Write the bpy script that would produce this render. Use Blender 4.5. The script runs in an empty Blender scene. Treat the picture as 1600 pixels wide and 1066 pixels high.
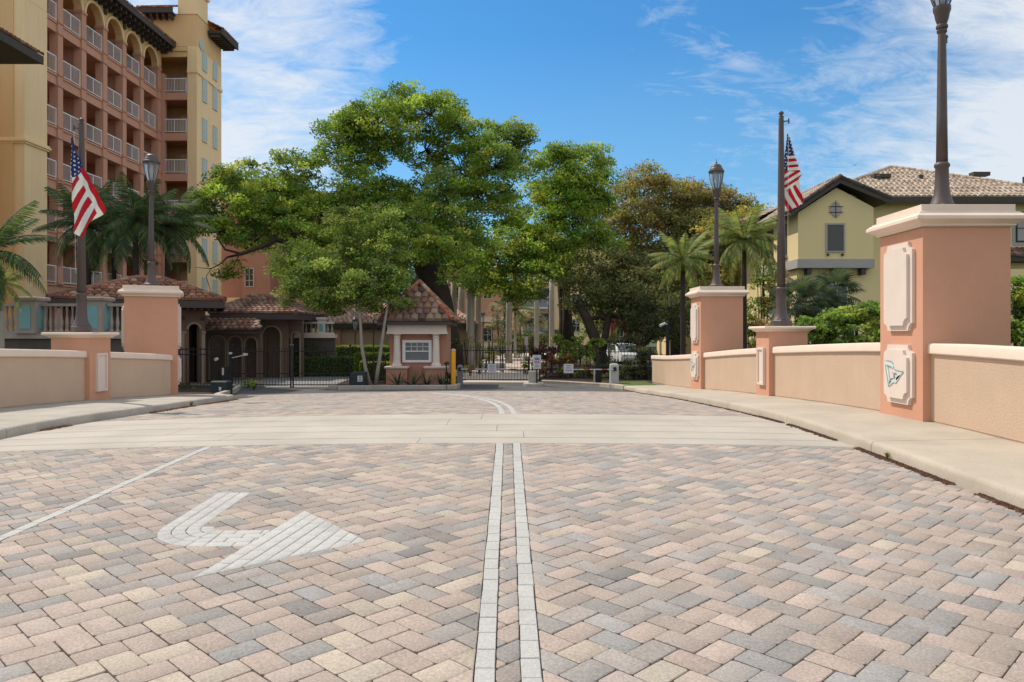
import bpy, math, random
import numpy as np
from mathutils import Matrix, Vector
random.seed(7)
RNG = np.random.default_rng(11)
C = bpy.context.scene.collection
SC = bpy.context.scene
# ------------------------------------------------------------------ camera
F = 1200.0                                   # focal length in photograph pixels (of 1600 wide)
cam = bpy.data.cameras.new('camera'); co = bpy.data.objects.new('camera', cam); C.objects.link(co)
cam.sensor_width = 36.0; cam.lens = 27.0
co.location = (0, 0, 0); co.rotation_euler = (math.radians(90), 0, 0)
cam.shift_x = 6/1600.0; cam.shift_y = -11/1600.0
cam.clip_start = 0.05; cam.clip_end = 3000
SC.camera = co
# ------------------------------------------------------------------ world
SUN = Vector((-0.62, 0.49, 1.0)).normalized()
elev = math.asin(SUN.z); azim = math.atan2(SUN.x, SUN.y)
w = bpy.data.worlds.new('World'); SC.world = w; w.use_nodes = True
nt = w.node_tree; nt.nodes.clear()
def N(t, **k):
    n = nt.nodes.new(t)
    for a, b in k.items(): setattr(n, a, b)
    return n
out = N('ShaderNodeOutputWorld'); bg = N('ShaderNodeBackground'); bg.inputs[1].default_value = 0.12
sky = N('ShaderNodeTexSky'); sky.sky_type = 'NISHITA'; sky.sun_disc = False
sky.sun_elevation = elev; sky.sun_rotation = azim
sky.air_density = 1.25; sky.dust_density = 0.25; sky.ozone_density = 3.0; sky.altitude = 0
tc = N('ShaderNodeTexCoord'); L = nt.links.new
# clouds: thin streaks on a flat layer high up (direction / height), thicker towards two quarters of the sky, plus an added veil out of view
sep = N('ShaderNodeSeparateXYZ'); L(tc.outputs['Generated'], sep.inputs[0])
def math_(op, a, b=None, clamp=False):
    n = N('ShaderNodeMath', operation=op, use_clamp=clamp)
    for i, v in enumerate((a, b)):
        if v is None: continue
        if isinstance(v, (int, float)): n.inputs[i].default_value = v
        else: L(v, n.inputs[i])
    return n.outputs[0]
zz = math_('MAXIMUM', sep.outputs[2], 0.04); zz = math_('ADD', zz, 0.34)
cx_ = math_('DIVIDE', sep.outputs[0], zz); cy_ = math_('DIVIDE', sep.outputs[1], zz)
comb = N('ShaderNodeCombineXYZ'); L(cx_, comb.inputs[0]); L(cy_, comb.inputs[1])
def cloudnoise(scale, rot, sx, sy, detail, rough, dist):
    m = N('ShaderNodeMapping'); m.inputs['Rotation'].default_value = (0, 0, rot); m.inputs['Scale'].default_value = (sx, sy, 1)
    L(comb.outputs[0], m.inputs[0]); n = N('ShaderNodeTexNoise'); n.inputs['Scale'].default_value = scale
    n.inputs['Detail'].default_value = detail; n.inputs['Roughness'].default_value = rough; n.inputs['Distortion'].default_value = dist
    L(m.outputs[0], n.inputs['Vector']); return n.outputs[0]
n1 = cloudnoise(2.6, 0.6, 0.9, 1.25, 14, 0.62, 0.7)
n2 = cloudnoise(11.0, 0.8, 0.75, 1.6, 10, 0.7, 1.0)
def bank(x, y, z, lo, hi):                     # how near a direction is to the middle of a cloud bank
    v = Vector((x, y, z)).normalized(); d = N('ShaderNodeVectorMath', operation='DOT_PRODUCT'); d.inputs[1].default_value = v
    L(tc.outputs['Generated'], d.inputs[0]); r = N('ShaderNodeMapRange'); r.interpolation_type = 'SMOOTHSTEP'
    r.inputs[1].default_value = lo; r.inputs[2].default_value = hi; L(d.outputs['Value'], r.inputs[0]); return r.outputs[0]
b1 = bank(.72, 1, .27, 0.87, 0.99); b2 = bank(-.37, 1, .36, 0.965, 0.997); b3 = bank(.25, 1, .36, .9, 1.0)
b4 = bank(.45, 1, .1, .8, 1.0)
clear = bank(.0, 1, .42, 0.72, 0.95)          # clear sky around the view; beyond it a cloud veil is added for fill light
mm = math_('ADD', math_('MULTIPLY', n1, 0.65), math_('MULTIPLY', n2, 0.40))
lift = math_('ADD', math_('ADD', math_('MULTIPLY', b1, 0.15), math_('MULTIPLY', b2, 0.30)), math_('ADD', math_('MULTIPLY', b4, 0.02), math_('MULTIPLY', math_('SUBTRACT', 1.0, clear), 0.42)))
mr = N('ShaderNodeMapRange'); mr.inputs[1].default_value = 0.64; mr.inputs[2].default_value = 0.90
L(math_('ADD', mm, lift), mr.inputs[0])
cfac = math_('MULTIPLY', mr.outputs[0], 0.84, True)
tint = N('ShaderNodeMix'); tint.data_type = 'RGBA'; tint.blend_type = 'MULTIPLY'; tint.inputs[0].default_value = 1.0
L(sky.outputs[0], tint.inputs[6]); tint.inputs[7].default_value = (0.25, 0.57, 0.78, 1)
hz = N('ShaderNodeMapRange'); hz.inputs[1].default_value = 0.0; hz.inputs[2].default_value = 0.36; hz.inputs[3].default_value = 0.55; hz.inputs[4].default_value = 0.0; L(sep.outputs[2], hz.inputs[0])   # paler towards the horizon all round
hm = N('ShaderNodeMix'); hm.data_type = 'RGBA'; L(hz.outputs[0], hm.inputs[0]); L(tint.outputs[2], hm.inputs[6]); hm.inputs[7].default_value = (2.5, 3.9, 5.3, 1)
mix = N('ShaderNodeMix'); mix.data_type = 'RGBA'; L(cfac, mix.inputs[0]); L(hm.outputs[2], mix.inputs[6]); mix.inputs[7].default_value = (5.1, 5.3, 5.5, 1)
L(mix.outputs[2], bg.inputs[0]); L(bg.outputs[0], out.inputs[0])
# ------------------------------------------------------------------ sun, exposure
sl = bpy.data.lights.new('sun', 'SUN'); sl.energy = 2.85; sl.angle = math.radians(0.55); sl.color = (1.0, 0.91, 0.79)
so = bpy.data.objects.new('sun', sl); C.objects.link(so); so.rotation_euler = SUN.to_track_quat('Z', 'Y').to_euler(); so.location = (-20, 10, 40)
vs = SC.view_settings; vs.view_transform = 'Standard'; vs.look = 'None'; vs.exposure = 0.48; vs.gamma = 1.0; vs.use_curve_mapping = False
SC.render.engine = 'CYCLES'
try:
    SC.cycles.max_bounces = 6; SC.cycles.transparent_max_bounces = 8
except Exception: pass
# ------------------------------------------------------------------ helpers
def px(x, y, d): return Vector(((x-794)*d/F, d, (522-y)*d/F))     # photograph pixel at distance d -> place in the world
def tag(o, label=None, cat=None, group=None, kind=None):
    for k, v in (('label', label), ('category', cat), ('group', group), ('kind', kind)):
        if v: o[k] = v
    return o
def thing(name, label, cat, loc=(0, 0, 0), rz=0, group=None):
    o = bpy.data.objects.new(name, None); C.objects.link(o); o.location = loc; o.rotation_euler = (0, 0, rz)
    o.empty_display_size = .2
    return tag(o, label, cat, group)
def copy_tree(o, parent=None):
    c = o.copy(); C.objects.link(c)
    if parent is not None: c.parent = parent
    for ch in o.children: copy_tree(ch, c)
    return c
def srgb(r, g, b):
    f = lambda c: (c/255/12.92 if c/255 <= .04045 else ((c/255+.055)/1.055)**2.4)
    return (f(r), f(g), f(b))
MATS = {}
def mat(name, col, rough=0.8, var=0.10, vscale=3.0, bump=0.0, bscale=60.0, attr=False, objcol=False, metal=0.0, spec=0.3,
        streak=0.0, fine=0.0, fscale=300.0, translucent=0.0, bdist=0.01, world=False):
    if name in MATS: return MATS[name]
    m = bpy.data.materials.new(name); m.use_nodes = True; t = m.node_tree; t.nodes.clear(); K = t.links.new
    o = t.nodes.new('ShaderNodeOutputMaterial'); p = t.nodes.new('ShaderNodeBsdfPrincipled')
    p.inputs['Roughness'].default_value = rough; p.inputs['Metallic'].default_value = metal
    p.inputs['Specular IOR Level'].default_value = spec
    co_ = t.nodes.new('ShaderNodeTexCoord')
    geo_ = t.nodes.new('ShaderNodeNewGeometry') if world else None
    def noise(scale, detail=6, rough_=.6, vec=None):
        n = t.nodes.new('ShaderNodeTexNoise'); n.inputs['Scale'].default_value = scale; n.inputs['Detail'].default_value = detail
        n.inputs['Roughness'].default_value = rough_; K(vec if vec else (geo_.outputs['Position'] if world else co_.outputs['Object']), n.inputs['Vector']); return n.outputs[0]
    base = t.nodes.new('ShaderNodeRGB'); base.outputs[0].default_value = (*col, 1); c = base.outputs[0]
    def mul(a, b, blend='MULTIPLY'):
        x = t.nodes.new('ShaderNodeMix'); x.data_type = 'RGBA'; x.blend_type = blend; x.inputs[0].default_value = 1.0
        K(a, x.inputs[6]); K(b, x.inputs[7]); return x.outputs[2]
    if attr:
        a = t.nodes.new('ShaderNodeAttribute'); a.attribute_name = 'Col'; c = mul(c, a.outputs['Color'])
    if objcol:
        a = t.nodes.new('ShaderNodeObjectInfo'); c = mul(c, a.outputs['Color'])
    def vary(c, fac, amt):
        r = t.nodes.new('ShaderNodeMapRange'); r.inputs[1].default_value = .25; r.inputs[2].default_value = .75
        r.inputs[3].default_value = 1-amt; r.inputs[4].default_value = 1+amt*.7; K(fac, r.inputs[0])
        g = t.nodes.new('ShaderNodeCombineColor'); [K(r.outputs[0], g.inputs[i]) for i in range(3)]
        return mul(c, g.outputs[0])
    if var: c = vary(c, noise(vscale), var)
    if fine: c = vary(c, noise(fscale, 3), fine)
    if streak:
        mp = t.nodes.new('ShaderNodeMapping'); mp.inputs['Scale'].default_value = (5, 5, .35); K(co_.outputs['Object'], mp.inputs[0])
        c = vary(c, noise(1.2, 8, .65, mp.outputs[0]), streak)
    K(c, p.inputs['Base Color'])
    if bump:
        b = t.nodes.new('ShaderNodeBump'); b.inputs['Strength'].default_value = bump; b.inputs['Distance'].default_value = bdist
        K(noise(bscale, 4), b.inputs['Height']); K(b.outputs[0], p.inputs['Normal'])
    if translucent:
        tr = t.nodes.new('ShaderNodeBsdfTranslucent'); hs = t.nodes.new('ShaderNodeMix'); hs.data_type = 'RGBA'; hs.blend_type = 'MULTIPLY'
        hs.inputs[0].default_value = 1; K(c, hs.inputs[6]); hs.inputs[7].default_value = (1.2, 1.18, .75, 1); K(hs.outputs[2], tr.inputs[0])
        ms = t.nodes.new('ShaderNodeMixShader'); ms.inputs[0].default_value = translucent
        K(p.outputs[0], ms.inputs[1]); K(tr.outputs[0], ms.inputs[2]); K(ms.outputs[0], o.inputs[0])
    else: K(p.outputs[0], o.inputs[0])
    MATS[name] = m; return m
class MB:
    def __init__(s, M=None): s.v = []; s.f = []; s.c = []; s.M = M; s.col = None
    def add(s, vs, fs):
        b = len(s.v)
        for v in vs:
            v = Vector(v); s.v.append(tuple(s.M @ v if s.M else v))
        for f in fs: s.f.append(tuple(b+i for i in f)); s.c.append(s.col)
    def box(s, x0, x1, y0, y1, z0, z1):
        s.add([(x0,y0,z0),(x1,y0,z0),(x1,y1,z0),(x0,y1,z0),(x0,y0,z1),(x1,y0,z1),(x1,y1,z1),(x0,y1,z1)],
              [(0,3,2,1),(4,5,6,7),(0,1,5,4),(1,2,6,5),(2,3,7,6),(3,0,4,7)]); return s
    def rings(s, rings, cap=True, close=True):
        n = len(rings[0]); vs = [p for r in rings for p in r]; fs = []
        for i in range(len(rings)-1):
            for j in range(n if close else n-1):
                k = (j+1) % n; fs.append((i*n+j, i*n+k, (i+1)*n+k, (i+1)*n+j))
        if cap: fs.append(tuple(range(n-1, -1, -1))); fs.append(tuple((len(rings)-1)*n+j for j in range(n)))
        s.add(vs, fs); return s
    def molding(s, cx, cy, hx, hy, prof, rot=0):
        ca, sa = math.cos(rot), math.sin(rot); R = []
        for off, z in prof:
            r = []
            for sx, sy in ((-1,-1),(1,-1),(1,1),(-1,1)):
                x, y = sx*(hx+off), sy*(hy+off); r.append((cx+x*ca-y*sa, cy+x*sa+y*ca, z))
            R.append(r)
        return s.rings(R)
    def lathe(s, cx, cy, prof, n=16, cap=True, ph=0):
        return s.rings([[(cx+r*math.cos(ph+2*math.pi*j/n), cy+r*math.sin(ph+2*math.pi*j/n), z) for j in range(n)] for r, z in prof], cap)
    def tube(s, pts, rad, n=8, cap=True):
        pts = [Vector(p) for p in pts]; R = []; up = Vector((.3, .2, 1)).normalized()
        for i, p in enumerate(pts):
            t = (pts[min(i+1, len(pts)-1)]-pts[max(i-1, 0)]).normalized()
            a = t.cross(up)
            if a.length < .05: a = t.cross(Vector((1, 0, 0)))
            a.normalize(); b = a.cross(t); r = rad[i] if hasattr(rad, '__len__') else rad
            R.append([p+(a*math.cos(2*math.pi*j/n)-b*math.sin(2*math.pi*j/n))*r for j in range(n)])
        return s.rings(R, cap)
    def prism(s, poly, fn, d0, d1):              # poly: 2-D outline, fn(u, v, d) -> 3-D
        n = len(poly); vs = [fn(u, v, d0) for u, v in poly]+[fn(u, v, d1) for u, v in poly]
        fs = [tuple(range(n-1, -1, -1)), tuple(range(n, 2*n))]+[(i, (i+1) % n, n+(i+1) % n, n+i) for i in range(n)]
        s.add(vs, fs); return s
    def mesh(s, name, m, smooth=False):
        me = bpy.data.meshes.new(name); me.from_pydata(s.v, [], s.f)
        if m: me.materials.append(m)
        if any(c is not None for c in s.c):
            ca = me.color_attributes.new('Col', 'FLOAT_COLOR', 'CORNER'); arr = []
            for f, c in zip(s.f, s.c):
                c = c or (1, 1, 1); arr.extend([c[0], c[1], c[2], 1.0]*len(f))
            ca.data.foreach_set('color', arr)
        if smooth is not False:
            me.shade_smooth()
            if smooth is not True: me.set_sharp_from_angle(angle=math.radians(smooth))
        me.validate(); return me
    def build(s, name, m, parent=None, smooth=False, world=False, fix=True):
        if world and parent is not None:
            l = parent.location; s.v = [(x-l[0], y-l[1], z-l[2]) for x, y, z in s.v]
        me = s.mesh(name, m, smooth)
        if fix:
            import bmesh
            bm = bmesh.new(); bm.from_mesh(me); bmesh.ops.recalc_face_normals(bm, faces=bm.faces); bm.to_mesh(me); bm.free()
        o = bpy.data.objects.new(name, me); C.objects.link(o)
        if parent is not None: o.parent = parent
        return o
def inst(me, name, parent, loc, rot=(0, 0, 0), scale=(1, 1, 1), col=None):
    o = bpy.data.objects.new(name, me); C.objects.link(o); o.location = loc; o.rotation_euler = rot; o.scale = scale
    if parent is not None: o.parent = parent
    if col: o.color = (*col, 1)
    return o
# ------------------------------------------------------------------ road profile
_Y = np.array([-40, 0, 5, 8, 9.4, 11, 12.1, 13, 14.5, 17, 19.5, 21.8, 25, 28, 30, 32, 36, 60, 3000.])
_Z = np.array([-2.65, -1.58, -1.446, -1.368, -1.336, -1.316, -1.326, -1.350, -1.395, -1.485, -1.590, -1.705, -1.875, -2.02, -2.085, -2.1, -2.1, -2.1, -2.1])
_yy = np.linspace(-40, 80, 2401); _zz = np.interp(_yy, _Y, _Z)
_k = np.exp(-np.linspace(-2, 2, 41)**2); _k /= _k.sum(); _zs = np.convolve(np.pad(_zz, 20, mode='edge'), _k, mode='valid')
GZ = -2.1
def zc(y): return float(np.interp(y, _yy, _zs))
def surf(x, y):
    cr = -.0027*min(abs(x), 9)**2; f = 1 if y < 24 else max(0, 1-(y-24)/6)
    return zc(y)+cr*f
def kerb_l(y): return float(np.interp(y, [0, 15, 17.2, 19.5, 21.5, 22.8], [-7.05, -7.0, -7.15, -7.35, -7.68, -8.15]))
KR = 4.25
# ------------------------------------------------------------------ palette
M_stucco = mat('peach stucco', (.575, .418, .302), .9, .06, 1.5, .6, 36, streak=.025, fine=.12, fscale=60)
M_pillar = mat('salmon stucco', (.62, .325, .215), .9, .07, 1.2, .5, 55, streak=.03, fine=.05, fscale=120)
M_cope = mat('cream painted trim', (.78, .63, .52), .75, .06, 2.5, .10, 50, streak=.02)
M_conc = mat('pavement concrete', (.46, .40, .32), .9, .20, .9, .25, 120, fine=.14, fscale=60)
M_bronze = mat('bronze brown paint', (.085, .062, .058), .5, .10, 6, .1, 90, spec=.5)
M_iron = mat('black painted iron', (.012, .012, .013), .5, 0.05, 6)
# ================================================================== GROUND
def noisefield(x, y, s=1.0):
    return (math.sin(x*1.7*s+1.3*math.sin(y*1.1*s))+math.sin(y*2.3*s+1.7*math.sin(x*.9*s)+2))/2
g = MB(); g.add([(-900,-300,GZ-.06),(900,-300,GZ-.06),(900,1500,GZ-.06),(-900,1500,GZ-.06)], [(0,1,2,3)])
o = g.build('ground', mat('lawn and soil', (.07, .085, .03), .95, .35, .6, .4, 20, fine=.4, fscale=8)); tag(o, kind='structure')
# bridge deck body under the carriageway (bedding that shows in the joints)
road = MB(); ys = [-30+i*1.0 for i in range(33)]+[3+.5*i for i in range(48)]; xs = [-9.0, -7.9, -6.5, -5, -3.5, -1.5, 0, 1.5, 3, 4.45]
road.add([(x, y, surf(x, y)-.0105-(0 if y < 24.9 else .0)) for y in ys for x in xs],
         [(i*len(xs)+j, i*len(xs)+j+1, (i+1)*len(xs)+j+1, (i+1)*len(xs)+j) for i in range(len(ys)-1) for j in range(len(xs)-1)])
road = road.build('road', mat('joint sand', (.085, .065, .048), .95, .3, 9), smooth=True); tag(road, kind='structure')
# ---- pavers: 45 degree herringbone of 152 x 229 mm stones
PW, PL, GAP = .152, .229, .0055
AX = [(-3.70, 'l'), (-3.60, 'r')]
P_GREY, P_PINK, P_CREAM, P_BROWN, P_DARK, P_BLUE = (.305, .283, .262), (.420, .338, .288), (.445, .380, .302), (.350, .292, .250), (.240, .222, .208), (.325, .312, .298)
def paver_col(x, y, mean=False):
    if mean: return None
    r = random.random(); f = noisefield(x, y, .55)
    wts = [.25+.10*f, .31-.05*f, .15-.08*f, .20, .07+.05*f, .07+.06*f]
    if x > 0: wts = [.32, .36, .09, .15, .025, .09]
    c = random.choices([P_GREY, P_PINK, P_CREAM, P_BROWN, P_DARK, P_BLUE], [max(.01, q) for q in wts])[0]
    k = random.uniform(.9, 1.1)*(1.0 if x < 0 else 1.03); m = [v*k for v in c]
    # every stone is a blend of two pigments
    d = random.choice([P_GREY, P_PINK, P_PINK, P_BROWN]); t = random.uniform(0, .45)
    return tuple(a*(1-t)+b*k*t for a, b in zip(m, d))
def clip(poly, a, b, c):                        # keep a*x+b*y <= c
    outp = []
    for i in range(len(poly)):
        p, q = poly[i], poly[(i+1) % len(poly)]; dp, dq = a*p[0]+b*p[1]-c, a*q[0]+b*q[1]-c
        if dp <= 0: outp.append(p)
        if (dp < 0 < dq) or (dq < 0 < dp): t = dp/(dp-dq); outp.append((p[0]+(q[0]-p[0])*t, p[1]+(q[1]-p[1])*t))
    return outp
def area(p): return abs(sum(p[i][0]*p[(i+1)%len(p)][1]-p[(i+1)%len(p)][0]*p[i][1] for i in range(len(p))))/2
def shrink(p, d):                               # inset a convex outline
    if sum(p[i][0]*p[(i+1)%len(p)][1]-p[(i+1)%len(p)][0]*p[i][1] for i in range(len(p))) < 0: p = p[::-1]
    q = [v for i, v in enumerate(p) if (Vector(v)-Vector(p[i-1])).length > 1e-4]; r = list(q)
    for i in range(len(q)):
        a, b = Vector(q[i]), Vector(q[(i+1) % len(q)]); t = (b-a).normalized(); n = Vector((t.y, -t.x))
        r = clip(r, n.x, n.y, n.dot(a)-d)
        if len(r) < 3: return []
    return r
def stone(mb, poly, z, wear=.005, dz=0.0, tx=0, ty=0, depth=.03, warp=True, knock=True):
    """one paver from its outline: a worn top, a rounded arris and sides. z(x, y) gives the surface"""
    p = shrink(poly, GAP/2)
    if len(p) < 3: return
    if warp and knock and min((Vector(p[i])-Vector(p[i-1])).length for i in range(len(p))) > .03:      # knocked-off corners
        r_ = []
        for i in range(len(p)):
            a, b, c = Vector(p[i-1]), Vector(p[i]), Vector(p[(i+1) % len(p)]); k1 = random.uniform(.007, .014); r_ += [tuple(b+(a-b).normalized()*k1), tuple(b+(c-b).normalized()*k1)]
        p = r_
    q = shrink(p, wear)
    if len(q) != len(p): q = [((a[0]*.9+sum(v[0] for v in p)/len(p)*.1), (a[1]*.9+sum(v[1] for v in p)/len(p)*.1)) for a in p]
    mx, my = sum(v[0] for v in p)/len(p), sum(v[1] for v in p)/len(p)
    zf = lambda x, y: z(x, y)+dz+tx*(x-mx)+ty*(y-my)
    # slightly wandering edges
    if warp: p = [(x+random.uniform(-1, 1)*.0015, y+random.uniform(-1, 1)*.0015) for x, y in p]
    n = len(p); vs = [(x, y, zf(x, y)-depth) for x, y in p]+[(x, y, zf(x, y)-.0035) for x, y in p]+[(x, y, zf(x, y)) for x, y in q]
    fs = [(i, (i+1)%n, n+(i+1)%n, n+i) for i in range(n)]+[(n+i, n+(i+1)%n, 2*n+(i+1)%n, 2*n+i) for i in range(n)]+[tuple(range(2*n, 3*n))]
    mb.add(vs, fs)
m_pav = mat('tumbled concrete paver', (1, 1, 1), .88, .09, 1.1, .6, 110, attr=True, fine=.34, fscale=75, bdist=.005, world=True)
m_pav1 = mat('tumbled concrete paver single', (1, 1, 1), .88, .09, 1.1, .6, 110, objcol=True, fine=.34, fscale=75, bdist=.005, world=True)
m_white = mat('pale marking paver', (.465, .455, .43), .85, .14, 1.4, .5, 110, fine=.24, fscale=75, bdist=.005, world=True)
# arrow outline pieces, computed first so that pavers wholly under it are left out
acx, acy = -2.08, 5.74
def in_arrow(x, y, m=0.0):
    # head triangle
    A, B, T = (-1.64, 6.19), (-1.90, 4.61), (-.98, 5.34); tri = [B, T, A]; ok = True
    for i in range(3):
        (x0, y0), (x1, y1) = tri[i], tri[(i+1) % 3]
        if (x1-x0)*(y-y0)-(y1-y0)*(x-x0) < m*math.hypot(x1-x0, y1-y0): ok = False
    if ok: return True
    if -2.58+m < x < -2.29-m and acy < y < 6.84-m: return True
    r = math.hypot(x-acx, y-acy)
    if x < acx and y < acy and .11+m < r < .50-m: return True
    if acx <= x < -1.75 and 5.24+m < y < 5.63-m: return True
    return False
def zones(x):
    return 0 if x < -3.65 else (1 if x < -.102 else (2 if x < .102 else 3))
ZCUT = {0: (-99, -3.698), 1: (-3.602, -.150), 2: (-.056, .056), 3: (.150, 99)}
W2 = math.sqrt(.5)
cells = []                                      # (poly, centre, whole)
R45 = lambda x, y: ((x-y)*W2, (x+y)*W2)
for i in range(-90, 240):
    for j in range(-75, 75):
        bx, by = i*PW+j*PL, i*PW-j*PL
        for k, (x0, y0, x1, y1) in enumerate(((0, 0, PL, PW), (0, PW, PW, PW+PL))):
            cxr, cyr = R45(bx+(x0+x1)/2, by+(y0+y1)/2)
            cyr += .03
            if not (-8.6 < cxr < 4.5 and 1.2 < cyr < 25.4): continue
            if 9.55 < cyr < 12.82: continue
            if cyr < 3.0 and abs(cxr) > 3.2: continue
            if abs(cxr) > cyr*.8+1.6: continue
            poly = [R45(bx+a, by+b) for a, b in ((x0,y0),(x1,y0),(x1,y1),(x0,y1))]; poly = [(a, b+.03) for a, b in poly]
            cells.append((poly, (cxr, cyr), k))
def cutall(poly, c, far):
    res = []
    kl = kerb_l(c[1])-.02
    p = clip(poly, -1, 0, -kl); p = clip(p, 1, 0, KR+.02) if len(p) > 2 else p
    if len(p) > 2: p = clip(p, 0, 1, 9.405) if not far else clip(clip(p, 0, -1, -12.915), 0, 1, 25.2)
    if len(p) < 3: return res
    if far: return [p]
    for z, (a, b) in ZCUT.items():
        q = clip(clip(p, -1, 0, -a), 1, 0, b) if len(p) > 2 else []
        if len(q) > 2 and area(q) > .0012: res.append(q)
    return res
far_mb, near_mb = MB(), MB(); singles = []
for poly, c, k in cells:
    far = c[1] > 11
    pcs = cutall(poly, c, far)
    if not far and pcs and all(in_arrow(x, y, .012) for x, y in poly): continue
    for q in pcs:
        if area(q) < .0012: continue
        m = (sum(v[0] for v in q)/len(q), sum(v[1] for v in q)/len(q))
        whole = len(q) == 4 and abs(area(q)-PW*PL) < 1e-4
        sx, sy = m[0]*F/m[1]+794, 522-surf(*m)*F/m[1]
        inframe = -20 < sx < 1620 and sy < 1075
        singles.append(((m[1]*m[1]+m[0]**2*.3) if inframe else 1e9, q, m, whole, k, far))
singles.sort(key=lambda s: s[0])
pm = MB(); hw, hl = PW/2, PL/2
random.seed(3)
paver_me = []
for v in range(6):
    pm = MB(); stone(pm, [(-hl,-hw),(hl,-hw),(hl,hw),(-hl,hw)], lambda x, y: 0.0); paver_me.append(pm.mesh('paver', m_pav1, 35))
for n_, (key, q, m, whole, k, far) in enumerate(singles):
    col = paver_col(*m); dz = random.gauss(0, .0011); tx, ty = random.gauss(0, .007), random.gauss(0, .007)
    if n_ < 300:
        if whole:
            dx = (surf(m[0]+.1, m[1])-surf(m[0]-.1, m[1]))/.2; dy = (surf(m[0], m[1]+.1)-surf(m[0], m[1]-.1))/.2
            nrm = Vector((-dx-tx, -dy-ty, 1)).normalized(); qt = Vector((0, 0, 1)).rotation_difference(nrm) @ Matrix.Rotation(math.radians(45+90*k+(180 if n_ % 2 else 0)), 3, 'Z').to_quaternion()
            inst(paver_me[n_ % 6], 'paver', road, (m[0], m[1], surf(*m)+dz), qt.to_euler(), col=col)
        else:
            s = MB(); stone(s, q, surf, dz=dz); ob = s.build('paver', m_pav1, road, 35, fix=False); ob.color = (*col, 1)
    else:
        mb = far_mb if far else near_mb; mb.col = col
        stone(mb, q, surf, dz=dz, tx=tx, ty=ty)
tag(near_mb.build('paver_field', m_pav, road, 35, fix=False), kind='stuff')
tag(far_mb.build('far_paver_field', m_pav, road, 35, fix=False), kind='stuff')
# ---- pale stripe pavers
zs = lambda x, y: surf(x, y)+.0012
SL = .190
for (a, b, y0) in ((-.150, -.056, 1.9), (.056, .150, 2.0), (-3.698, -3.602, 4.6)):
    y = y0; mb = MB()
    while y < 9.40:
        y1 = min(9.405, y+SL); wob = random.uniform(-.002, .002)
        p = [(a+wob, y), (b+wob, y), (b+wob, y1), (a+wob, y1)]
        s = MB(); stone(s, p, zs, dz=random.gauss(0, .0008), knock=False, wear=.0035); s.build('marking_paver', m_white, road, 35, fix=False)
        y += SL
# curved double stripe beyond the band
for off in (-.103, .103):
    y = 12.93; mb = MB()
    cxy = lambda t: -.0205*max(0, t-12.9)**2+off
    while y < 23.5:
        st = .19/math.sqrt(1+(.041*(y-12.9))**2); y1 = y+st; nx = .041*(y-12.9); l = math.hypot(1, nx); nx, ny = 1/l, (.041*(y-12.9))/l
        h = .05
        p = [(cxy(y)-h*nx, y-h*ny), (cxy(y)+h*nx, y+h*ny), (cxy(y1)+h*nx, y1+h*ny), (cxy(y1)-h*nx, y1-h*ny)]
        stone(mb, p, lambda x, y_: surf(x, y_)+.004, knock=False); y = y1
    tag(mb.build('curved_marking', m_white, road, 35, fix=False), kind='stuff')
# ---- turn arrow
za = lambda x, y: surf(x, y)+.0030
def arrow_stone(p):
    if len(p) > 2 and area(p) > .0004:
        s = MB(); stone(s, p, za, warp=False); s.build('arrow_paver', m_white, road, 35, fix=False)
A, B, T = Vector((-1.64, 6.19)), Vector((-1.90, 4.61)), Vector((-.98, 5.34)); u = (A-B).normalized(); nn = Vector((u.y, -u.x))
depth = nn.dot(T-B); ncol = 8; cw = depth/ncol
tri = [tuple(B), tuple(T), tuple(A)]
for i in range(ncol):
    strip = clip(clip(tri, -nn.x, -nn.y, -(nn.dot(B)+i*cw)), nn.x, nn.y, nn.dot(B)+(i+1)*cw)
    t0 = u.dot(B)-.1+(i % 2)*.09
    while t0 < u.dot(A)+.2:
        q = clip(clip(strip, -u.x, -u.y, -t0), u.x, u.y, t0+.19) if len(strip) > 2 else []
        arrow_stone(q); t0 += .19
for k in range(4):
    r0, r1 = .11+k*.098, .11+(k+1)*.098
    if k > 0:
        y = acy+(.1 if k % 2 else 0)
        if k % 2: arrow_stone([(acx-r1, acy), (acx-r0, acy), (acx-r0, y), (acx-r1, y)])
        while y < 6.84:
            y1 = min(y+.19, 6.84); arrow_stone([(acx-r1, y), (acx-r0, y), (acx-r0, y1), (acx-r1, y1)]); y = y1
    na = 3+k; 
    for j in range(na):
        a0, a1 = math.pi+j*(math.pi/2)/na, math.pi+(j+1)*(math.pi/2)/na
        arrow_stone([(acx+r1*math.cos(a0), acy+r1*math.sin(a0)), (acx+r1*math.cos(a1), acy+r1*math.sin(a1)), (acx+r0*math.cos(a1), acy+r0*math.sin(a1)), (acx+r0*math.cos(a0), acy+r0*math.sin(a0))])
    x = acx; xe = B.x+(acy-r0-B.y)*(A.x-B.x)/(A.y-B.y)-.004
    while x < xe:
        x1 = min(x+(.19 if (x > acx or k % 2) else .1), xe); arrow_stone([(x, acy-r1), (x1, acy-r1), (x1, acy-r0), (x, acy-r0)]); x = x1
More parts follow.
